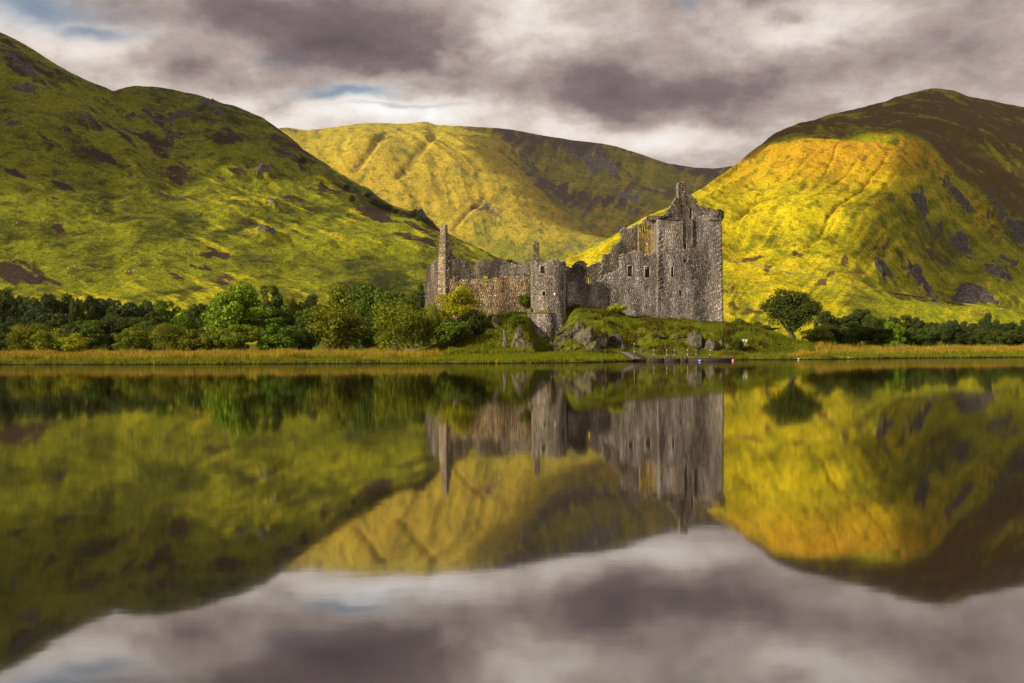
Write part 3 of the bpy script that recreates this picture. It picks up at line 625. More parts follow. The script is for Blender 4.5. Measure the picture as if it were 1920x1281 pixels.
def masonry(name, wall, outline, thick, mat, parent, holes=(), seed=1, course=0.21, px=True, rough=0.014, rag=0.20):
    """rubble wall laid in courses: a mortar core and, under it, the stones"""
    R = np.random.default_rng(seed)
    o = np.array(outline, float)
    if px: U, Zz = wall.uz(o[:, 0], o[:, 1]); o = np.stack([U, Zz], -1)
    hs = []
    for h in holes:
        (u0, z1), (u1, z0) = [tuple(float(q) for q in wall.uz(h[i], h[i + 1])) if px else (h[i], h[i + 1]) for i in (0, 2)]
        hs.append((u0, u1, z0, z1))
    cells = []; z = o[:, 1].min(); zm = o[:, 1].max(); o2 = np.roll(o, -1, 0)
    while z < zm:
        hgt = course * R.uniform(0.7, 1.4); zc = z + hgt / 2
        cr_ = np.where((o[:, 1] > zc) != (o2[:, 1] > zc))[0]
        xs = np.sort(o[cr_, 0] + (zc - o[cr_, 1]) / (o2[cr_, 1] - o[cr_, 1]) * (o2[cr_, 0] - o[cr_, 0]))
        segs = [(xs[i], xs[i + 1]) for i in range(0, len(xs) - 1, 2)]
        for (u0, u1, z0, z1) in hs:
            if z0 < zc < z1:
                ns = []
                for a, b in segs:
                    if b <= u0 or a >= u1: ns.append((a, b))
                    else:
                        if a < u0 - 0.05: ns.append((a, u0))
                        if b > u1 + 0.05: ns.append((u1, b))
                segs = ns
        for a, b in segs:
            if not any(abs(a - h[1]) < 0.01 for h in hs): a += R.uniform(0, rag)
            if not any(abs(b - h[0]) < 0.01 for h in hs): b -= R.uniform(0, rag)
            u = a
            while u < b - 0.04:
                w = course * R.uniform(0.8, 2.3); e = u + w
                if b - e < 0.16: e = b
                cells.append((u, min(e, b), z, z + hgt)); u = e
        z += hgt
    C = np.array(cells); n = len(C)
    def corners(u0, u1, z0, z1, d0, d1, jit):
        uu = np.stack([u0, u1, u1, u0, u0, u1, u1, u0], 1); zz = np.stack([z0, z0, z1, z1, z0, z0, z1, z1], 1)
        dd = np.stack([d0] * 4 + [d1] * 4, 1)
        uu = uu + R.uniform(-jit, jit, uu.shape); zz = zz + R.uniform(-jit, jit, zz.shape); dd = dd + R.uniform(-jit, jit, dd.shape)
        return wall.xyz(uu, dd, zz)
    core = corners(C[:, 0], C[:, 1], C[:, 2], C[:, 3], np.full(n, 0.03), np.full(n, thick - 0.03), 0.0)
    V, Q = boxes(core); w = wpart(name, V, Q, M_MORTAR, parent)
    g = R.uniform(0.004, 0.016, n); pr = R.uniform(-0.012, rough, n); pb = R.uniform(-0.012, rough, n)
    st = corners(C[:, 0] + g, C[:, 1] - g, C[:, 2] + g, C[:, 3] - g, -pr, thick + pb, 0.010)
    V, Q = boxes(st); s = wpart('rubble_stones', V, Q, mat, w); s['kind'] = 'stuff'
    return w

def dressed_window(castle, wall, x0, y0, x1, y1, fr=0.22, proud=0.05, name='window', thick=1.0, blocked=None):
    """stone surround of an opening: lintel, sill and two jambs"""
    (u0, z1), (u1, z0) = [tuple(float(q) for q in wall.uz(a, b)) for a, b in ((x0, y0), (x1, y1))]
    def bx(a, b, c, d, dep=0.45):
        us = np.array([a, b, b, a, a, b, b, a]); zs = np.array([c, c, d, d, c, c, d, d]); ds = np.array([-proud] * 4 + [dep] * 4)
        return boxes(wall.xyz(us, ds, zs)[None])
    V, Q = bx(u0 - fr, u1 + fr, z1, z1 + fr * 1.1); w = wpart(name, V, Q, M_DRESSED, castle)
    for nm, a in (('sill', (u0 - fr, u1 + fr, z0 - fr * 0.8, z0 - 0.002)), ('jamb', (u0 - fr, u0, z0, z1 - 0.003)), ('jamb', (u1, u1 + fr, z0, z1 - 0.003))):
        V, Q = bx(*a); wpart(nm, V, Q, M_DRESSED, w)
    if blocked:
        us = np.array([u0, u1, u1, u0, u0, u1, u1, u0]); zs = np.array([z0, z0, z1, z1, z0, z0, z1, z1]); ds = np.array([0.3] * 4 + [0.6] * 4)
        V, Q = boxes(wall.xyz(us, ds, zs)[None]); wpart('blocking', V, Q, blocked, w)
    return w

def build_castle():
    base = P(1080, 600, 184); K = root('castle_ruin', base)
    tag(K, 'roofless grey stone castle ruin with tall tower house on the green mound', 'castle')
    # --- left part
    def quoins(wall, px0, px1, py0, py1, seed, mat=M_DRESSED):
        R = np.random.default_rng(seed); (ua, za), (ub, zb_) = [tuple(float(q) for q in wall.uz(a, b)) for a, b in ((px0, py0), (px1, py1))]
        z = min(za, zb_); i = 0
        while z < max(za, zb_) - 0.3:
            h = R.uniform(0.34, 0.5); u = ua + (ub - ua) * (za - z) / (za - zb_); w = (0.95 if i % 2 else 0.5) * R.uniform(0.8, 1.15); d = -1 if px0 > 1300 else 1
            a, b = sorted((u - d * 0.02, u + d * w)); us = np.array([a, b, b, a] * 2); zs = np.array([z, z, z + h - .02, z + h - .02] * 2)
            if R.random() < 0.8:
                V, Q = boxes(wall.xyz(us, np.array([-.06] * 4 + [.4] * 4), zs)[None]); wpart('quoin', V, Q, mat, K)
            z += h; i += 1
    gl_a, gl_b, gl_c = plan(820, 183.2), plan(834.5, 181.3), plan(849, 182.2)
    W = Wall(plan(796, 193), plan(822.5, 185.6))
    masonry('end_wall', W, [(796, 600), (796, 533), (799, 512), (802, 499), (808, 492), (815, 490.5), (818, 488), (823, 487), (823, 600)], 1.2, M_DARK, K, seed=2)  # lichened wall whose partial shadow is painted in by darker stones
    W = Wall(gl_a, gl_b)
    masonry('gable', W, [(820.0, 610), (820.8, 540), (821.5, 500), (822.6, 480), (822.2, 468), (824.0, 455), (824.6, 441), (825.6, 440), (825.4, 427), (827.4, 425), (827.6, 422.5), (831, 423.5), (834, 421.5), (835, 610)], 0.45, M_STACK, K, seed=3, course=0.30, rough=0.08, rag=0.06)
    W = Wall(gl_b + np.array([0.02, 0.03]), gl_c)
    masonry('gable', W, [(834.8, 610), (833.8, 422), (836, 420.5), (839.5, 421), (840, 436), (841.5, 437), (842, 451), (844.5, 452), (845, 467), (848.5, 469), (849, 486), (849, 610)], 0.8, M_STACK, K, seed=4, course=0.30, rough=0.08, rag=0.10)
    FW = Wall(plan(836, 181.6), plan(998, 183.4))
    masonry('curtain_wall', FW, [(836, 625), (836, 523), (855, 521), (856, 528), (860, 529.5), (861, 526), (875, 524.5), (905, 523), (932, 521.5), (966, 522), (972, 526), (981, 522), (998, 520), (998, 625)], 1.4, M_BROWN, K,
            holes=[(901, 535, 904, 540)], seed=5, course=0.24, rough=0.035)
    RW = Wall(plan(846, 196), plan(1000, 197))
    masonry('rear_wall', RW, [(846, 590), (847, 486), (862, 487), (877, 488), (878, 503), (888, 506), (889.5, 495), (893, 490.5), (902, 486), (914, 487), (921, 489), (930, 486.5), (946, 486), (950, 490), (956, 494), (962, 492), (970, 495), (975, 493.5), (991, 496), (999, 497), (999, 590)], 1.2, M_REAR, K,
            holes=[(904, 517, 914, 524), (953, 515, 960, 523), (984, 514, 994, 520)], seed=6, rag=0.45)
    # --- round tower
    tc = plan(1028.5, 181.2); Rt = 3.17
    zled = float(P(0, 588, 178.5).z) - 0.0
    zled = CAM_Z + (HY - 588) / F_PX * 178.5
    def zr(z, th):
        low = np.clip((zled - z) / 3.6, 0, 1)
        step = np.where((z < zled) & (th < 0.12), 0.42, 0.0)
        return step + 0.35 * low + np.where(z < zled, 0.05, 0)
    D = Drum(tc, Rt, zr); full = math.pi * Rt * 0.999
    zt = CAM_Z + (HY - 490) / F_PX * 178.5; zb = CAM_Z + (HY - 640) / F_PX * 178.5
    us = np.linspace(-full, full, 60); top = zt + 0.22 * np.sin(us * 1.3) + 0.16 * np.sin(us * 3.7 + 1)
    ol = [(-full, zb - 1.5)] + list(zip(us, top)) + [(full, zb - 1.5)]
    hole_px = [(1013.0, 499.5, 1021.5, 513.0), (1052.5, 501.5, 1056.0, 512.0), (1017.0, 547.0, 1022.5, 555.0), (1053.2, 547.0, 1056.2, 555.0)]
    hol = []
    for h in hole_px:
        u0, z1 = D.uz(h[0], h[1]); u1, z0 = D.uz(h[2], h[3]); hol.append((float(u0), float(z1), float(u1), float(z0)))
    masonry('round_tower', D, ol, 0.9, M_PALE, K, holes=hol, seed=7, px=False, rag=0.0)
    for i, h in enumerate(hole_px):
        dressed_window(K, D, *h, fr=0.17, name='tower_window')
    a = np.linspace(-1.35, 0.12, 14); V = []
    for th in a:                                                      # turf on the broken ledge
        for r, zz in ((Rt - 0.2, 0.05), (Rt + 0.5, 0.03), (Rt + 0.5, 0.16), (Rt - 0.2, 0.28)):
            V.append((tc[0] + r * math.sin(th), tc[1] - r * math.cos(th), zled + zz + 0.05 * math.sin(9 * th)))
    Q = [[i * 4 + j, i * 4 + (j + 1) % 4, (i + 1) * 4 + (j + 1) % 4, (i + 1) * 4 + j] for i in range(13) for j in range(4)] + [[0, 1, 2, 3], [55, 54, 53, 52]]
    wpart('turf_ledge', np.array(V), Q, M_TURF, K)
    u, z = D.uz(1040.5, 552.5); V, Q = boxes(D.xyz(np.array([u - .22, u + .22, u + .22, u - .22] * 2), np.array([-.09] * 4 + [.2] * 4), np.array([z - .25, z - .25, z + .25, z + .25] * 2))[None])
    pq = wpart('plaque', V, Q, M_WHITE, K); V, Q = boxes(D.xyz(np.array([u - .05, u + .05, u + .05, u - .05] * 2), np.array([-.11] * 4 + [.0] * 4), np.array([z - .12, z - .12, z + .14, z + .14] * 2))[None]); wpart('plaque_mark', V, Q, M_STEEL, pq)
    W = Wall(plan(998, 189), plan(1011.5, 189))
    masonry('chimney', W, [(998, 560), (998, 453), (1003, 452), (1011, 453), (1012, 487), (1012, 560)], 1.3, M_DARK, K, seed=8, course=0.25)
    # --- range to the right of the round tower
    BW = Wall(plan(1056, 194), plan(1170, 196))
    masonry('rear_wall', BW, [(1056, 590), (1058, 492), (1064, 496), (1065, 500), (1073, 501), (1073.5, 494), (1080, 490.5), (1087, 488.5), (1092, 489), (1093, 485.5), (1095, 489), (1101, 493), (1103, 500), (1109, 497), (1113, 494), (1120, 488), (1124, 491), (1130, 490), (1170, 490), (1170, 590)], 1.2, M_REAR, K,
            holes=[(1102, 519, 1107.5, 531)], seed=9, rag=0.5)
    MW = Wall(plan(1112, 190.5), plan(1240, 191.5))
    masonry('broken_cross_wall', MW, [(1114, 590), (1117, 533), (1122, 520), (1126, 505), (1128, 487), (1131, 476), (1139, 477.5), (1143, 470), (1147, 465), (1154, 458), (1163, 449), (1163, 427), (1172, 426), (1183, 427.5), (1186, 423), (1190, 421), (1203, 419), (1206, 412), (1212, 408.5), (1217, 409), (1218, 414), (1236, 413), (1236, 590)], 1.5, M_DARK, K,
            holes=[(1204, 424, 1208, 436)], seed=10, rag=0.5)
    YW = Wall(plan(1196, 189.6), plan(1234, 189.9))
    masonry('lichened_wall', YW, [(1196, 560), (1196, 424), (1201, 419.5), (1233.5, 417), (1233.5, 560)], 0.9, M_YELLOW, K, holes=[(1203.5, 424, 1208, 437)], seed=11)
    CW = Wall(plan(1060, 183.2), plan(1234, 186.2))
    masonry('curtain_wall', CW, [(1060, 625), (1060, 529), (1075, 528), (1092, 530), (1104, 533), (1114, 534), (1122, 529), (1131, 522), (1137, 514), (1146, 511), (1155, 508), (1161, 502), (1163.5, 478), (1172, 475), (1183, 476), (1186, 470.5), (1196, 469.5), (1204, 471), (1206, 477), (1212, 480), (1218, 477), (1222, 473.5), (1240, 471), (1240, 625)], 1.5, M_GREY, K,
            holes=[(1177, 499, 1185.5, 519), (1209.5, 500.5, 1218.5, 521.5), (1209, 538, 1218, 540), (1177, 544, 1181, 546)], seed=12, rag=0.42)
    dressed_window(K, CW, 1177, 499, 1185.5, 519, 0.15, 0.03, 'blocked_window', blocked=M_REAR)
    dressed_window(K, CW, 1209.5, 500.5, 1218.5, 521.5, 0.15, 0.03, 'window')
    # --- tower house
    ta, tb = plan(1232.5, 185.6), plan(1356.0, 187.2)
    TW = Wall(ta, tb)
    holes = [(1258.6, 500, 1262.8, 520), (1282.5, 486, 1288, 491.5), (1282, 456, 1287, 468.5), (1299, 519.5, 1302.5, 524), (1274, 545.5, 1278, 552.5), (1325.5, 592, 1328, 594.5), (1317, 562.5, 1323, 564)]
    masonry('tower_house', TW, [(1232.5, 630), (1232.5, 411), (1262, 411), (1270, 408), (1278, 409), (1281, 411), (1281.5, 411), (1299, 411), (1300, 405), (1330, 405), (1353, 405), (1353.6, 440), (1354.5, 520), (1356.5, 600), (1357, 630)], 1.6, M_GREY, K, holes=holes, seed=13, rag=0.03)
    for h in (holes[0], holes[2]): dressed_window(K, TW, *h, fr=0.13, proud=0.04, name='slit_window')
    dep = 11.5; nn = -TW.n
    SW = Wall(tb - TW.d * 0.28 + nn * 1.65, tb - TW.d * 0.28 + nn * dep); z0 = 4.0; zt = CAM_Z + (HY - 408) / F_PX * 187
    masonry('tower_house', SW, [(0, z0), (0, zt), (3, zt - .4), (6, zt + .3), (9.8, zt), (9.8, z0)], 1.5, M_GREY, K, seed=14, px=False)
    BK = Wall(ta + nn * dep, tb + nn * dep - TW.d * 0.3)
    masonry('tower_house', BK, [(0, z0), (0, zt - 1.5), (3, zt - 0.5), (7, zt - 1), (12, zt - .2), (12, z0)], 1.5, M_REAR, K, seed=15, px=False)
    LW = Wall(ta + nn * (dep - 0.1) + TW.d * 0.02, ta + nn * 1.65 + TW.d * 0.02)
    masonry('tower_house', LW, [(0, z0), (0, zt - 3), (5, zt - 1), (9.75, zt - .6), (9.75, z0)], 1.5, M_BROWN, K, seed=16, px=False)
    quoins(TW, 1353.2, 1356.8, 416, 612, 61, M_GREY); quoins(TW, 1232.8, 1232.8, 420, 560, 62, M_GREY)
    # garderobe recess: two ribs flank the dark slot below the gable
    for (x0, x1) in ((1279.0, 1281.5), (1297.5, 1300.5)):
        RB = Wall(ta - nn * 0.28, tb - nn * 0.28); masonry('buttress_rib', RB, [(x0, 462), (x0, 411), (x1, 411), (x1, 458)], 0.27, M_DARK, K, seed=int(x0), rag=0.0)
    GW = Wall(ta + nn * 1.0, tb + nn * 1.0)
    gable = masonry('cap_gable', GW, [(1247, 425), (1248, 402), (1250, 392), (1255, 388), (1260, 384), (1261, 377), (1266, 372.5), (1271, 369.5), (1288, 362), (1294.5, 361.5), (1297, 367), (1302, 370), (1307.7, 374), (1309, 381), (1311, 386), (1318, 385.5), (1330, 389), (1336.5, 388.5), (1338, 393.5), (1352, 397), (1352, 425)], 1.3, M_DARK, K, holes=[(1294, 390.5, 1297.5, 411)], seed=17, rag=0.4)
    CH = Wall(ta + nn * 0.95, tb + nn * 0.95)
    masonry('chimney', CH, [(1270.5, 385), (1271, 343), (1276, 342), (1282, 341.5), (1286, 341), (1287, 350), (1288, 385)], 1.45, M_DARK, K, seed=18, course=0.24)
    # corbelled corner turrets
    def turret(px, Yc, R0, prof, n0, n1, mat, name, seed):
        c = plan(px, Yc); Rr = np.random.default_rng(seed); parts = []; stones = []
        for (ya, yb, r, ht) in prof:
            z1 = CAM_Z + (HY - ya) / F_PX * Yc; zb_ = CAM_Z + (HY - yb) / F_PX * Yc
            th = n0
            while th < n1:
                dth = Rr.uniform(0.35, 0.7) / R0; t1 = min(th + dth, n1); q = r * R0 * Rr.uniform(0.97, 1.03); tp = z1 + (Rr.uniform(-.5, .25) if ht else 0)
                g = 0.008
                f = lambda t, rr, z: (c[0] + rr * math.sin(t), c[1] - rr * math.cos(t), z)
                stones.append([f(th + g, q, zb_ + .01), f(t1 - g, q, zb_ + .01), f(t1 - g, q, tp), f(th + g, q, tp), f(th + g, q - 1.1, zb_ + .01), f(t1 - g, q - 1.1, zb_ + .01), f(t1 - g, q - 1.1, tp), f(th + g, q - 1.1, tp)]); th = t1
        V, Q = boxes(np.array(stones)); return wpart(name, V, Q, mat, K)
    turret(1343.5, 188.4, 1.55, [(412.5, 415, 0.84, 0), (410, 412.5, 0.93, 0), (408, 410, 1.0, 0), (405, 408, .97, 0), (402, 405, .98, 0), (399.5, 402, .97, 0), (397, 399.5, .97, 1)], -2.6, 2.6, M_DARK, 'corner_turret', 31)
    turret(1237, 187.6, 2.35, [(413.5, 415.5, 0.86, 0), (411, 413.5, 0.94, 0), (408.8, 411, 1.0, 0), (406.5, 408.8, 0.96, 1)], -1.9, 1.6, M_DARK, 'corner_turret', 32)
    # courses of corbels along the wall head
    for (x0, x1, y0, y1) in ((1330, 1352, 410, 413), (1252, 1280, 409.5, 412)):
        RB = Wall(ta - nn * 0.25, tb - nn * 0.25); masonry('corbel_course', RB, [(x0, y1), (x0, y0), (x1, y0), (x1, y1)], 0.24, M_DARK, K, seed=int(x0), rag=0.0)
    return K
CASTLE = build_castle()

# ------------------------------------------------------------------ rocks
def ground_at(px, py, y0=None, y1=200):
    """nearest ground point seen at this photo pixel"""
    t = (px - 960) / F_PX; Y = np.linspace(y0 or 131, y1, 700); X = t * Y; Z = G(X, Y); _, PY = to_px(X, Y, Z)
    i = np.where((PY <= py) & (Z > 0.02))[0]; i = i[0] if len(i) else int(np.argmin(PY)); return np.array([X[i], Y[i], Z[i]])
def ico(sub=3):
    import bmesh
    bm = bmesh.new(); bmesh.ops.create_icosphere(bm, subdivisions=sub, radius=1); bm.verts.ensure_lookup_table()
    V = np.array([v.co[:] for v in bm.verts]); T = np.array([[v.index for v in f.verts] for f in bm.faces]); bm.free(); return V, T
ICO_V, ICO_T = ico(4)
def rock(name, label, px, py0, py1, wpx, seed, lean=0.0, point=0.0, deep=1.1, group=None, mat=None, angular=0.5):
    g = ground_at(px, py1); Y = g[1]; m = Y / F_PX; w = wpx * m / 2 * 1.12; h = (py1 - py0) * m
    R = np.random.default_rng(seed); V = ICO_V.copy()
    for _ in range(16):                                               # cleave flat faces off the boulder
        d = R.normal(size=3); d /= np.linalg.norm(d); lim = R.uniform(0.35, 0.8); q = V @ d; V = V - np.outer(np.maximum(q - lim, 0), d) * 0.97
    n = ridged(ICO_V[:, 0] * 1.3 + seed, ICO_V[:, 1] * 1.3 + ICO_V[:, 2] * 0.9, seed, 3); V = V * (1 + 0.22 * n)[:, None] + R.normal(0, 0.03, V.shape)
    mx = np.abs(V).max(0); V = V / mx; hz = (V[:, 2] + 1) / 2
    V[:, 0] *= 1 - point * np.clip(hz - 0.25, 0, 1); V[:, 1] *= 1 - point * np.clip(hz - 0.25, 0, 1)
    V = np.stack([V[:, 0] * w + lean * (hz - 0.3) * w, V[:, 1] * w * deep, -0.45 * h + hz * 1.45 * h], -1)
    o = mesh_np(name, V, ICO_T, mat or M_ROCK, tri=True, smooth=True); o.location = (g[0], g[1] + w * deep * 0.5, g[2])
    return tag(o, label, 'rock', group)
rock('standing_slab', 'tall pointed grey slab standing upright on the grass', 946, 615, 655, 13, 1, -0.05, 0.75, 0.6)
rock('leaning_slab', 'broad grey slab leaning against the foot of the round tower', 971, 604, 651, 25, 2, 0.7, 0.35, 0.7)
rock('boulder', 'lichen-spotted mossy boulder below the round tower', 986, 631, 659, 43, 3, 0.05, 0.35)
rock('boulder', 'rounded boulder wedged against the left side of the round tower', 993, 569, 598, 15, 4, 0.4, 0.2)
for i, (px, y0, y1, w, l, pt, lab) in enumerate([
    (1036, 644, 657, 13, 0.1, 0.6, 'small pointed brown rock on the lawn below the tower'),
    (1052, 652, 658, 12, 0, 0.3, 'low pale rock in the grass, second of a short row'),
    (1066, 645, 658, 14, 0.2, 0.4, 'pale lichened rock in the grass, third of a short row'),
    (1078, 648, 658, 11, -0.2, 0.3, 'round brown rock ending the short row on the lawn'),
    (1060, 606, 646, 56, 0.5, 0.25, 'dark sloping rock face just under the tower base'),
    (1080, 598, 640, 34, 0.3, 0.2, 'upright grey rock rib beside the tower base'),
    (1095, 602, 645, 34, 0.2, 0.2, 'upright pale-topped rock rib below the curtain wall'),
    (1106, 612, 650, 30, 0.2, 0.3, 'brown pinnacle of rock above the pale slab'),
    (1112, 632, 660, 34, 0.2, 0.4, 'pale triangular rock slab at the edge of the lawn'),
    (1131, 620, 655, 40, 0.1, 0.15, 'dark upright crag right of the pale triangular slab'),
    (1152, 622, 652, 44, 0.1, 0.1, 'shadowed dark crag under the bright bush'),
    (908, 588, 618, 18, 0.1, 0.4, 'white-flecked rock at the foot of the brown curtain wall'),
    (928, 590, 616, 18, 0, 0.4, 'narrow rock below the middle of the brown curtain wall'),
    (1196, 624, 634, 14, 0, 0.2, 'low rock with a white fleck on the grassy slope'),
    (1237, 621, 636, 46, 0, 0.1, 'dark low ledge of rock in the middle of the slope'),
    (1272, 620, 638, 48, 0, 0.1, 'dark low ledge of rock left of the big boulders'),
    (1304, 619, 652, 36, -0.1, 0.2, 'mossy angular outcrop at the left of the big boulders'),
    (1317, 629, 650, 12, 0.1, 0.3, 'dark rock in the gap between outcrop and boulder'),
    (1332, 627, 657, 30, 0.1, 0.2, 'big smooth rounded boulder above the jetty'),
    (1349, 636, 657, 15, 0.2, 0.4, 'tilted boulder leaning on the big smooth one'),
    (1363, 646, 656, 9, 0, 0.2, 'little pale stone at the right of the boulders'),
    (883, 641, 648, 12, 0, 0.1, 'pale stone on the grass left of the standing slab'),
    (1590, 668.5, 671.5, 8, 0, 0.1, 'small white stone at the water edge right of the lone tree'),
    (1497, 671.5, 674, 4, 0, 0.1, 'tiny white stone at the water edge under the lone tree')]):
    rock('boulder' if y1 - y0 < 20 else 'rock_outcrop', lab, px, y0, y1, w, 40 + i, l, pt, mat=M_WHITE if y0 > 668 else (M_ROCKD if 'dark' in lab or 'shadowed' in lab else None))

# ------------------------------------------------------------------ trees
def tree_proto(seed, H, Wd, z_lo, n_clump, n_leaf, leaf, trunk_r, fork=3, loose=0.0, flat=1.0, irr=0.55):
    """crown of leaf-sized faces gathered in clumps, trunk with limbs; metres, base at the origin"""
    R = np.random.default_rng(seed); c = np.array([0, 0, (z_lo + 1) / 2 * H]); rad = np.array([Wd / 2, Wd / 2, (1 - z_lo) / 2 * H])
    cen = []
    while len(cen) < n_clump:
        d = R.normal(size=3); d /= np.linalg.norm(d); r = R.uniform(0.35, 1.0) ** 0.6
        if d[2] < -0.5 and R.random() < 0.5: continue
        f = 1 + irr * float(gnoise(d[0] * 1.7 + seed * 3.1, d[1] * 1.7 + d[2] * 2.3, seed)) 
        cen.append(c + d * rad * r * 0.82 * f)
    cen = np.array(cen); cr_ = R.uniform(0.13, 0.26, n_clump) * Wd * 0.60
    idx = R.choice(n_clump, n_leaf, p=cr_ ** 2 / (cr_ ** 2).sum())
    d = R.normal(size=(n_leaf, 3)); d[:, 2] += 0.25; d /= np.linalg.norm(d, axis=1, keepdims=True)
    rr = cr_[idx] * (0.55 + 0.5 * R.random(n_leaf) ** 0.5 + loose * R.random(n_leaf) ** 3)
    p = cen[idx] + d * rr[:, None] * np.array([1, 1, 0.72 * flat]); p[:, 2] = np.maximum(p[:, 2], 0.05)
    nrm = d + 0.75 * R.normal(size=(n_leaf, 3)); nrm /= np.linalg.norm(nrm, axis=1, keepdims=True)
    a = np.cross(nrm, R.normal(size=(n_leaf, 3))); a /= np.linalg.norm(a, axis=1, keepdims=True); b = np.cross(nrm, a)
    sz = leaf * R.uniform(0.6, 1.3, n_leaf)[:, None]
    V = np.stack([p - a * sz * 0.5, p + b * sz * 0.33, p + a * sz * 0.5, p - b * sz * 0.33], 1).reshape(-1, 3)
    Q = np.arange(n_leaf * 4).reshape(-1, 4)
    crown = bpy.data.meshes.new('crown'); crown.from_pydata([], [], []); o = mesh_np('crown', V, Q, LEAF['green']); cm = o.data; bpy.data.objects.remove(o)
    parts = []; zf = max(z_lo * H * 0.9, 0.12 * H)
    parts.append(tube([(0, 0, -0.6), (0.02 * H, 0, zf * 0.5), (0, 0.02 * H, zf), (0.03 * H, 0, H * 0.62), (0.0, 0, H * 0.86)], [trunk_r * 1.35, trunk_r, trunk_r * 0.85, trunk_r * 0.45, trunk_r * 0.12], 8))
    for k in range(fork * 3):
        q = cen[R.integers(n_clump)]; s = np.array([0, 0.02 * H, zf * R.uniform(0.7, 1.5)]); m1 = s * 0.45 + q * 0.55 + np.array([0, 0, -0.05 * H])
        parts.append(tube([s, m1, q], [trunk_r * 0.5, trunk_r * 0.32, trunk_r * 0.08], 6))
    V, Q = merge(parts); o = mesh_np('trunk', V, tris_of(Q), M_BARK, tri=True, smooth=True); tm = o.data; bpy.data.objects.remove(o)
    return dict(crown=cm, trunk=tm, H=H, W=Wd)
PROTO = {'broad': [tree_proto(s, 11, 11.5, 0.04, 62, 11000, 0.46, 0.30) for s in (1, 2, 3)],
         'tall': [tree_proto(s, 13, 9.0, 0.05, 56, 9000, 0.46, 0.26) for s in (11, 12)],
         'shrub': [tree_proto(s, 5, 7.0, 0.0, 44, 7000, 0.34, 0.12, loose=0.4) for s in (21, 22)],
         'birch': [tree_proto(31, 9, 9.6, 0.06, 70, 10000, 0.34, 0.13, 4, loose=0.7)],
         'vivid': [tree_proto(37, 9, 8.5, 0.0, 40, 9000, 0.36, 0.13, 4, loose=0.6, irr=1.1)],
         'field': [tree_proto(52, 10, 9.6, 0.11, 64, 16000, 0.33, 0.55, 6, loose=0.5, irr=0.8)]}
N_TREE = {}
def tree(label, px, top, hw, Y, kind, proto='broad', name='tree', group=None, bark=None, base=None, sink=0.0):
    i = N_TREE.get(proto, 0); N_TREE[proto] = i + 1; p = PROTO[proto][i % len(PROTO[proto])]
    X = (px - 960) / F_PX * Y
    if base is None: bz = float(G(X, Y)) - sink
    else: X, Y, bz = base
    _, e = ray(px, top); Ht = max(CAM_Z + float(e) * Y - bz, 0.8); Wt = 2 * hw * Y / F_PX
    T = empty(name, (X, Y, bz)); T.rotation_euler.z = rnd.uniform(0, 6.28); T.scale = (Wt / p['W'] * 1.14, Wt / p['W'] * 1.14, Ht / p['H'] * 1.03)
    tag(T, label, 'tree' if name != 'bush' else 'bush', group)
    for nm in ('crown', 'trunk'):
        o = link(nm, p[nm], T); m = LEAF[kind] if nm == 'crown' else (bark or M_BARK)
        o.material_slots[0].link = 'OBJECT'; o.material_slots[0].material = m
    return T
ADJ = {'blue': 'dark blue-green', 'dark': 'dark green', 'green': 'mid-green', 'olive': 'olive-green', 'yellow': 'yellow-green', 'bright': 'bright green'}
ORD = ['first', 'second', 'third', 'fourth', 'fifth', 'sixth', 'seventh', 'eighth', 'ninth', 'tenth', 'eleventh', 'twelfth', 'thirteenth', 'fourteenth', 'fifteenth', 'sixteenth', 'seventeenth', 'eighteenth', 'nineteenth', 'twentieth']
def row(lst, where, group, **kw):
    for i, (px, top, hw, Y, kind, pr) in enumerate(lst):
        n = f'{ORD[i]} from left'
        tree(f'{ADJ[kind]} tree, {n} of {where}', px, top, hw, Y, kind, pr, group=group, **kw)
row([(x, y + rnd.uniform(-5, 5), rnd.uniform(16, 31), 285 + rnd.uniform(-22, 22), rnd.choice(['blue', 'blue', 'dark']), rnd.choice(['tall', 'broad', 'broad'])) for x, y in
     [(-40, 540), (-14, 541), (10, 544), (33, 551), (55, 554), (78, 554), (100, 550), (122, 549), (143, 556), (165, 553), (187, 559), (208, 561), (228, 560), (250, 563), (270, 566), (290, 566), (310, 574)]],
    'back row of the left wood', 'back row of the wood on the left bank')
row([(-30, 590, 36, 232, 'blue', 'broad'), (12, 598, 34, 225, 'blue', 'broad'), (66, 574, 42, 228, 'blue', 'broad'), (112, 588, 34, 225, 'dark', 'broad'), (150, 596, 28, 222, 'dark', 'broad'), (188, 599, 30, 220, 'green', 'broad'), (226, 594, 32, 222, 'dark', 'broad'), (258, 590, 30, 222, 'green', 'broad'),
     (282, 582, 26, 226, 'dark', 'broad'), (309, 561, 26, 232, 'green', 'tall'), (345, 579, 26, 228, 'green', 'broad'), (374, 562, 26, 250, 'dark', 'broad'), (400, 586, 26, 226, 'dark', 'broad')],
    'middle row of the left wood', 'middle row of the wood on the left bank')
row([(-25, 612, 42, 190, 'dark', 'broad'), (14, 621, 28, 186, 'dark', 'broad'), (54, 608, 36, 184, 'olive', 'birch'), (102, 620, 34, 179, 'olive', 'shrub'), (138, 626, 26, 176, 'yellow', 'shrub'), (172, 606, 30, 184, 'green', 'tall'), (208, 594, 32, 190, 'dark', 'tall'), (244, 612, 30, 180, 'olive', 'broad'),
     (282, 600, 32, 187, 'green', 'tall'), (318, 608, 36, 178, 'olive', 'birch'), (366, 622, 30, 177, 'olive', 'shrub')],
    'front row by the reeds', 'front row of the wood on the left bank')
tree('large domed bright green tree rising above the left wood', 442, 531, 62, 192, 'bright', 'broad')
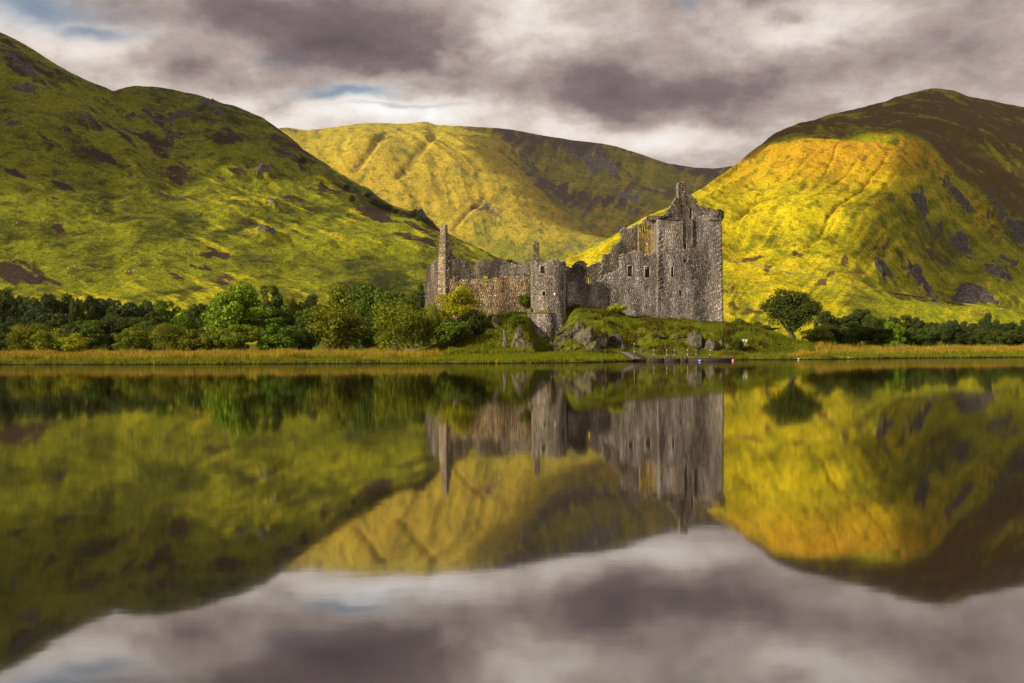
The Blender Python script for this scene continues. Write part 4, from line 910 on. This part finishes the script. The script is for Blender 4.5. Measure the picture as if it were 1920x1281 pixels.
for lab, px, top, hw, Y, kind, pr in [
    ('dark tree tucked behind the right shoulder of the bright domed tree', 512, 533, 22, 212, 'dark', 'tall'),
    ('mid-green tree directly right of the bright domed tree', 522, 568, 34, 190, 'green', 'tall'),
    ('low olive tree in front of the bright domed tree', 452, 604, 42, 178, 'olive', 'broad'),
    ('small olive bush-like tree left of the low olive tree', 402, 620, 27, 177, 'olive', 'shrub'),
    ('low dark green tree at the foot of the bright domed tree', 520, 612, 34, 178, 'green', 'shrub'),
    ('olive tree in the dip behind the mid-green trees', 556, 556, 26, 222, 'olive', 'broad'),
    ('distant blue-green tree seen over the dip in the wood', 580, 550, 26, 262, 'blue', 'broad'),
    ('mid-green tree left of the round olive tree', 582, 572, 38, 192, 'green', 'broad'),
    ('dark tree in shadow just left of the round olive tree', 560, 606, 26, 184, 'dark', 'broad'),
    ('dark olive tree with rounded top behind the round olive tree', 640, 534, 46, 226, 'olive', 'broad'),
    ('round olive tree standing in front of the dark trees', 626, 571, 52, 174, 'olive', 'broad'),
    ('tall mid-green tree left of the castle end wall', 700, 529, 50, 208, 'green', 'broad'),
    ('mid-green spreading tree sloping down towards the castle', 745, 543, 46, 206, 'green', 'broad'),
    ('dark olive tree just left of the castle end wall', 785, 536, 26, 226, 'dark', 'broad'),
    ('dark tree in deep shadow behind the yellow-green birch', 690, 586, 40, 190, 'dark', 'broad'),
    ('small dark tree on the slope beside the castle end wall', 792, 530, 14, 330, 'dark', 'broad')]:
    tree(lab, px, top, hw, Y, kind, pr)
tree('spreading olive-yellow birch with pale stems left of the castle', 748, 570, 44, 167, 'olive', 'birch', bark=M_BIRCH)
tree('smaller olive-yellow birch between the spreading birch and castle', 806, 572, 24, 169, 'olive', 'birch', bark=M_BIRCH)
tree('vivid yellow-green tree against the castle gable', 861, 533, 38, 174, 'yellow', 'vivid')
for lab, px, top, hw, Y, kind in [('dark green bush at the foot of the vivid yellow-green tree', 848, 596, 36, 168, 'green'), ('dark bush right of the vivid yellow-green tree', 888, 586, 24, 172, 'dark'),
        ('bright bush growing on the mound below the curtain wall', 1156, 570, 18, 180.5, 'yellow'), 
        ('small green bush above the leaning slab', 968, 592, 16, 171, 'green'), ('dark low bush beside the pale sign', 1384, 634, 11, 168, 'dark'),
        ('dark bush on the skyline right of the tower house', 1390, 601, 26, 300, 'dark'), ('second dark bush on the skyline right of the tower house', 1425, 604, 20, 290, 'dark'),
        ('low bush in the shade right of the lone tree', 1535, 617, 26, 186, 'olive'), ('low dark bush in the shade left of the lone tree', 1440, 622, 18, 186, 'dark')]:
    tree(lab, px, top, hw, Y, kind, 'shrub', name='bush')
tree('small bush in the angle left of the round tower', 984, 553, 11, 0, 'green', 'shrub', 'bush', base=tuple(P(984, 577, 182.2)))
tree('lone spreading tree with forked trunk on the right bank', 1485, 544, 46, 181, 'dark', 'field')
row([(x, y, w, 262 + rnd.uniform(-12, 12), k, p) for x, y, w, k, p in [(1545, 582, 20, 'blue', 'tall'), (1572, 592, 18, 'dark', 'broad'), (1592, 587, 18, 'dark', 'tall'), (1612, 578, 20, 'blue', 'tall'), (1635, 588, 20, 'dark', 'broad'), (1656, 596, 18, 'dark', 'broad'), (1672, 590, 12, 'dark', 'tall'), (1697, 590, 16, 'dark', 'tall'),
     (1722, 592, 20, 'blue', 'tall'), (1750, 600, 18, 'dark', 'broad'), (1775, 600, 20, 'dark', 'broad'), (1850, 586, 15, 'blue', 'broad')]], 'back row of the right wood', 'back row of the wood on the right bank')
row([(x, y, w, 226 + rnd.uniform(-10, 10), k, p) for x, y, w, k, p in [(1550, 606, 24, 'dark', 'broad'), (1582, 612, 22, 'dark', 'broad'), (1605, 602, 24, 'green', 'broad'), (1640, 610, 34, 'dark', 'broad'), (1676, 602, 18, 'bright', 'broad'), (1708, 616, 26, 'dark', 'broad'), (1742, 612, 24, 'dark', 'broad'), (1782, 604, 22, 'blue', 'broad'), (1812, 618, 24, 'dark', 'broad'),
     (1842, 612, 22, 'dark', 'broad'), (1872, 618, 24, 'dark', 'broad'), (1908, 618, 26, 'dark', 'broad'), (1945, 614, 26, 'blue', 'broad')]], 'front row of the right wood', 'front row of the wood on the right bank')
row([(x, 601 + rnd.uniform(-3, 3), rnd.uniform(8, 14), 420, 'blue', 'broad') for x in (1790, 1806, 1824, 1840, 1868, 1884, 1902, 1922)], 'hedge under right hill', 'far hedge line')
for i, (px, py, w) in enumerate([(690, 366, 7), (702, 380, 8), (716, 386, 9), (728, 390, 8), (742, 396, 7), (786, 409, 6), (800, 414, 6), (568, 300, 8), (650, 350, 6), (838, 441, 4), (955, 490, 6), (660, 372, 6)]):
    b = hill_point(LEFTH, px, py + 6); tree(f'small dark bush clinging to the left hill ridge, {ORD[i]} of the scatter', px, py - 5, w, 0, 'dark', 'shrub', 'bush', 'bushes on the left hill ridge', base=(b.x, b.y, b.z - 0.5))

# ------------------------------------------------------------------ grasses
def blades(name, X, Y, hmin, hmax, wid, mat, label, nb=3, zmin=0.05):
    Z = G(X, Y); ok = Z > zmin; X, Y, Z = X[ok], Y[ok], Z[ok]; n = len(X)
    Vs = []
    for j in range(nb):
        a = NR.uniform(0, math.pi, n); w = wid * NR.uniform(0.6, 1.3, n); h = NR.uniform(hmin, hmax, n) * np.clip(0.95 + 1.3 * fbm(X * 0.30, Y * 0.30, 5, 3), 0.35, 1.6)
        bx = X + NR.normal(0, 0.10, n); by = Y + NR.normal(0, 0.10, n); lx = NR.normal(0.06, 0.22, n) * h; ly = NR.normal(0, 0.2, n) * h
        Vs.append(np.stack([np.stack([bx - w * np.cos(a), by - w * np.sin(a), Z - 0.04], -1), np.stack([bx + w * np.cos(a), by + w * np.sin(a), Z - 0.04], -1), np.stack([bx + lx, by + ly, Z + h], -1)], 1))
    V = np.concatenate(Vs).reshape(-1, 3); T = np.arange(len(V)).reshape(-1, 3)
    return tag(mesh_np(name, V, T, mat, tri=True), label, 'grass', kind='stuff')
def strip(n, px0, px1, d0, d1):
    px = NR.uniform(px0, px1, n); Y = lerp_pts(px, SHORE) + NR.uniform(d0, d1, n); return (px - 960) / F_PX * Y, Y
X1, Y1 = strip(26000, -160, 735, 9, 27); X2, Y2 = strip(15000, 1530, 2080, 10, 40); X3, Y3 = strip(900, 1480, 1550, 5, 9); X4, Y4 = strip(700, 735, 830, 12, 22)
blades('reeds', np.concatenate([X1, X2, X3, X4]), np.concatenate([Y1, Y2, Y3, Y4]), 0.45, 0.95, 0.05, M_REED, 'tall golden reeds along the bank')
X1, Y1 = strip(16000, -160, 2080, 6, 24); ok = fbm(X1 * 0.12, Y1 * 0.25, 33, 3) > 0.10; ok &= (960 + X1 / Y1 * F_PX < 735) | (960 + X1 / Y1 * F_PX > 1530)
blades('rushes', X1[ok], Y1[ok], 0.5, 1.0, 0.06, M_SEDGE, 'dark green rush clumps among the golden reeds')
X1, Y1 = strip(42000, -160, 2080, 0.3, 11)
blades('bank_sedge', X1, Y1, 0.18, 0.42, 0.05, M_SEDGE, 'short green sedge along the water edge')
px = NR.uniform(690, 1640, 90000); Y = NR.uniform(140, 188, 90000); ok = Y > lerp_pts(px, SHORE) + 6
blades('turf', ((px - 960) / F_PX * Y)[ok], Y[ok], 0.10, 0.36, 0.05, M_TURF, 'rough green turf covering the castle mound', 2)
X1, Y1 = strip(5000, 840, 1000, 22, 46)
blades('bracken', X1, Y1, 0.35, 0.8, 0.09, M_SEDGE, 'yellow-green bracken on the slope below the curtain wall')

px = np.concatenate([NR.uniform(1066, 1358, 5200), NR.uniform(840, 996, 2200)])
yw = np.where(px > 1232, np.interp(px, [1232, 1357], [185.4, 187.0]), np.where(px > 1060, np.interp(px, [1060, 1234], [183.0, 186.0]), np.interp(px, [836, 998], [181.4, 183.2])))
Y = yw - np.abs(NR.normal(0, 0.7, len(px))) - 0.1; keep = fbm(px * 0.06, px * 0 + 3, 8, 3) > -0.22
blades('nettles', ((px - 960) / F_PX * Y)[keep], Y[keep], 0.25, 0.75, 0.07, mat_blades('nettle_leaves', [(0.030, 0.042, 0.006), (0.075, 0.095, 0.008), (0.16, 0.15, 0.012)]), 'rank grass and nettles along the foot of the castle walls')

px = NR.uniform(1085, 1440, 26000); Y = NR.uniform(158, 183, 26000); X = (px - 960) / F_PX * Y; keep = fbm(X * 0.22, Y * 0.3, 61, 4) > 0.16
blades('hill_fern', X[keep], Y[keep], 0.25, 0.65, 0.08, mat_blades('fern_and_dead_grass', [(0.040, 0.045, 0.006), (0.11, 0.10, 0.012), (0.24, 0.17, 0.02)]), 'rough fern and dead grass in patches on the mound')

# ------------------------------------------------------------------ jetty and small things
def one(name, C, mat, parent=None): V, Q = boxes(np.array(C)); return wpart(name, V, Q, mat, parent) if parent else mesh_np(name, V, Q, mat)
def build_jetty():
    Y0 = 140.0; m = Y0 / F_PX; xs = lambda px: (px - 960) / F_PX * Y0
    J = root('jetty', (xs(1270), Y0, 0)); tag(J, 'dark floating jetty with sloping gangway and thin railings', 'jetty')
    for a, b in ((1214, 1245), (1245.4, 1275), (1275.4, 1290), (1290.4, 1375)):
        p = one('pontoon', [box_pts(xs(a), xs(b), Y0, Y0 + 2.0, -0.15, 0.44)], M_WOOD, J)
        n = max(2, int((xs(b) - xs(a)) / 0.5)); e = np.linspace(xs(a), xs(b), n + 1)
        for i in range(n): one('deck_board', [box_pts(e[i] + 0.015, e[i + 1] - 0.015, Y0 - 0.06, Y0 + 2.06, 0.443, 0.50)], M_WOODP, p)
    A, B, Cc, Dd = [np.array(v) for v in (P(1164.5, 660, 145.5), P(1189, 658.5, 147), P(1215, 672, Y0 + 1.9), P(1187, 672.8, Y0 + 0.2))]
    A[2] = B[2] = 1.36; Cc[2] = Dd[2] = 0.42
    g = None; n = 14
    for i in range(n):
        f0, f1 = (i + 0.03) / n, (i + 0.97) / n; q = [A + (Dd - A) * f0, A + (Dd - A) * f1, B + (Cc - B) * f1, B + (Cc - B) * f0]
        C = np.array([v - [0, 0, 0.06] for v in q] + q)[[0, 1, 2, 3, 4, 5, 6, 7]]
        if g is None:
            g = one('gangway', [bar(A - [0, 0, .14], Dd - [0, 0, .14], 0.10, 0.16), bar(B - [0, 0, .14], Cc - [0, 0, .14], 0.10, 0.16)], M_WOOD, J)
        one('deck_board', [C], M_WOODP, g)
    for px, y0, y1, Yp in [(1167, 642, 661, 146), (1189, 644, 672, Y0 + 0.1), (1201, 650, 666, Y0 + 2), (1213, 656, 672, Y0 + 0.1), (1226, 656, 672, Y0 + 1.9), (1250, 656, 672, Y0 + 0.1), (1264, 656, 672, Y0 + 1.9), (1278, 655.5, 672, Y0 + 0.1), (1289, 655.5, 672, Y0 + 0.1), (1305, 656, 672, Y0 + 1.9), (1331, 656, 672, Y0 + 1.0)]:
        a = np.array(P(px, y0, Yp)); b = a.copy(); b[2] = 0.3 if y1 > 665 else 1.0
        p = one('railing_post', [bar(b, a, 0.11)], M_STEEL, J)
        if px in (1189, 1226, 1250, 1264, 1289, 1305, 1331):
            for zz in ((a[2] - 0.07), (a[2] * 0.52 + 0.05)): one('reflector', [bar(np.array([a[0], Yp - 0.06, zz - .07]), np.array([a[0], Yp - 0.06, zz + .07]), 0.09, 0.05)], M_WHITE, p)
    for pa, pb, yy in ((1250, 1278, 664.5), (1289, 1305, 656.5), (1289, 1305, 666), (1213, 1250, 664.5)):
        one('rail', [bar(P(pa, yy, Y0 + 0.1), P(pb, yy, Y0 + (0.1 if pb != 1305 else 1.9)), 0.035)], M_STEEL, J)
    bd = one('name_board', [box_pts(xs(1309), xs(1316), Y0 - 0.10, Y0 - 0.065, -0.05, 0.26)], M_BLUE, J)
    one('white_stripe', [box_pts(xs(1310), xs(1315), Y0 - 0.115, Y0 - 0.102, 0.13, 0.20)], M_WHITE, bd)
    V = ICO_V * 0.17; V[:, 2] *= 1.15; R_ = root('buoy', (xs(1373.5), Y0 - 0.25, 0.12)); tag(R_, 'small round pink buoy at the end of the jetty', 'buoy')
    mesh_np('float_body', V, ICO_T, M_PINK, R_, smooth=True, tri=True)
    V, Q = tube([(0, 0, 0.2), (0, 0, 0.32)], [0.05, 0.04], 8); mesh_np('eyelet', V, tris_of(Q), M_STEEL, R_, tri=True)
build_jetty()

def build_small():
    g = ground_at(1397, 651); S = root('sign_post', g); tag(S, 'small pale sign with two boards on the bank right of the boulders', 'sign'); m = g[1] / F_PX
    one('post', [bar(g + [0, 0, -.2], g + [0, 0, 1.35], 0.10)], M_BOARD, S)
    for dx in (-0.26, 0.26): one('board', [box_pts(g[0] + dx - 0.22, g[0] + dx + 0.22, g[1] - 0.10, g[1] - 0.06, g[2] + 0.72, g[2] + 1.32)], M_BOARD, S)
    g = ground_at(785, 657); L = root('driftwood_log', g); tag(L, 'bleached fallen log lying under the spreading birch', 'log'); s = g[1] / F_PX
    q = lambda px, py: np.array(P(px, py, g[1]))
    V, Q = tube([q(758, 657), q(772, 656.5), q(792, 655), q(805, 652), q(818, 648)], [0.24, 0.20, 0.17, 0.13, 0.06], 9); wpart('stem', V, tris_of(Q), M_LOG, L, tri=True, smooth=True)
    for a, b in (((768, 656), (759, 650)), ((766, 657), (776, 660)), ((795, 655), (803, 657))):
        V, Q = tube([q(*a), q(*b)], [0.13, 0.05], 7); wpart('branch', V, tris_of(Q), M_LOG, L, tri=True)
    b = hill_point(LEFTH, 428, 546); b = np.array(b); k = b[1] / F_PX; U = root('utility_pole', b); tag(U, 'twin wooden utility poles with crossbar on the left hillside', 'utility pole')
    for dx in (-1.6, 1.6): one('pole', [bar(b + [dx * k * 1.0, 0, -1], b + [dx * k * 1.0, 0, 21 * k], 0.35 * k + 0.12)], M_LOG, U)
    one('crossbar', [bar(b + [-4 * k, 0, 18 * k], b + [4 * k, 0, 18 * k], 0.3 * k + 0.1)], M_LOG, U)
    # track across the right hill
    pts = [hill_point(RIGHTH, px, py) for px, py in [(1370, 487), (1383, 491), (1400, 495), (1420, 500), (1440, 505), (1470, 511), (1500, 517), (1530, 522), (1560, 528), (1600, 537), (1640, 545), (1670, 549), (1700, 553), (1730, 558), (1760, 563), (1800, 569), (1850, 577)]]
    V = []; 
    for i, p in enumerate(pts):
        w = 1.1 * p.y / 700
        V += [(p.x, p.y - w, p.z + 0.25), (p.x, p.y + w, p.z + 1.0), (p.x, p.y + w, p.z + 0.2), (p.x, p.y - w, p.z - 1.0)]
    Q = [[i * 4 + j, i * 4 + (j + 1) % 4, (i + 1) * 4 + (j + 1) % 4, (i + 1) * 4 + j] for i in range(len(pts) - 1) for j in range(4)]
    tag(mesh_np('hill_track', np.array(V), Q, M_TRACK, smooth=True), 'pale track slanting across the foot of the golden hill', 'track', kind='structure')
    # sheep
    body = ICO_V * np.array([0.62, 0.34, 0.36]) + np.array([0, 0, 0.68]); body = body * (1 + 0.06 * fbm(ICO_V[:, 0] * 4, ICO_V[:, 2] * 4, 3, 2))[:, None]
    o = mesh_np('fleece', body, ICO_T, M_FLEECE, tri=True, smooth=True); fb = o.data; bpy.data.objects.remove(o)
    V, Q = merge([tube([(0.5, 0, 0.85), (0.75, 0, 0.95), (0.95, 0, 0.78)], [0.16, 0.14, 0.07], 7)]); o = mesh_np('head', V, tris_of(Q), M_FLEECE, tri=True); hb = o.data; bpy.data.objects.remove(o)
    V, Q = tube([(0, 0, -0.1), (0, 0, 0.5)], [0.05, 0.08], 6); o = mesh_np('leg', V, tris_of(Q), M_FLEECE, tri=True); lb = o.data; bpy.data.objects.remove(o)
    for px, py in [(61, 197), (117, 246), (208, 257), (257, 272), (66, 300), (120, 284), (132, 311), (74, 348), (411, 345), (435, 306), (345, 440), (260, 495), (286, 503), (138, 502), (149, 506), (250, 510), (256, 511), (362, 478), (240, 512), (233, 510), (125, 505), (30, 420), (180, 398), (510, 470)]:
        p = hill_point(LEFTH, px, py); S = empty('sheep', (p.x, p.y, p.z + 0.2)); S.rotation_euler.z = rnd.uniform(0, 6.28); S.scale = (0.85,) * 3
        tag(S, 'tiny white sheep grazing on the green left hillside', 'sheep', 'sheep scattered over the left hillside')
        link('fleece', fb, S); link('head', hb, S)
        for a, b_ in ((.35, .16), (.35, -.16), (-.35, .16), (-.35, -.16)): link('leg', lb, S, (a, b_, 0))
build_small()

# ------------------------------------------------------------------ air
def build_haze():
    V = np.array([[x, y, z] for x in (-9000, 9000) for y in (-600, 10500) for z in (-120, 1130)], float)
    Q = [[0, 1, 3, 2], [4, 6, 7, 5], [0, 4, 5, 1], [2, 3, 7, 6], [0, 2, 6, 4], [1, 5, 7, 3]]
    m = bpy.data.materials.new('thin_haze'); m.use_nodes = True; k = NT(m.node_tree); k.n.remove(k.n['Principled BSDF'])
    v = k.new('ShaderNodeVolumePrincipled'); v.inputs['Color'].default_value = (0.86, 0.88, 0.95, 1); v.inputs['Density'].default_value = 1.4e-5; v.inputs['Anisotropy'].default_value = 0.1
    k.l.new(v.outputs[0], k.n['Material Output'].inputs['Volume'])
    tag(mesh_np('haze', V, Q, m), 'thin pale haze lying over the glen', 'haze', kind='stuff')
build_haze()
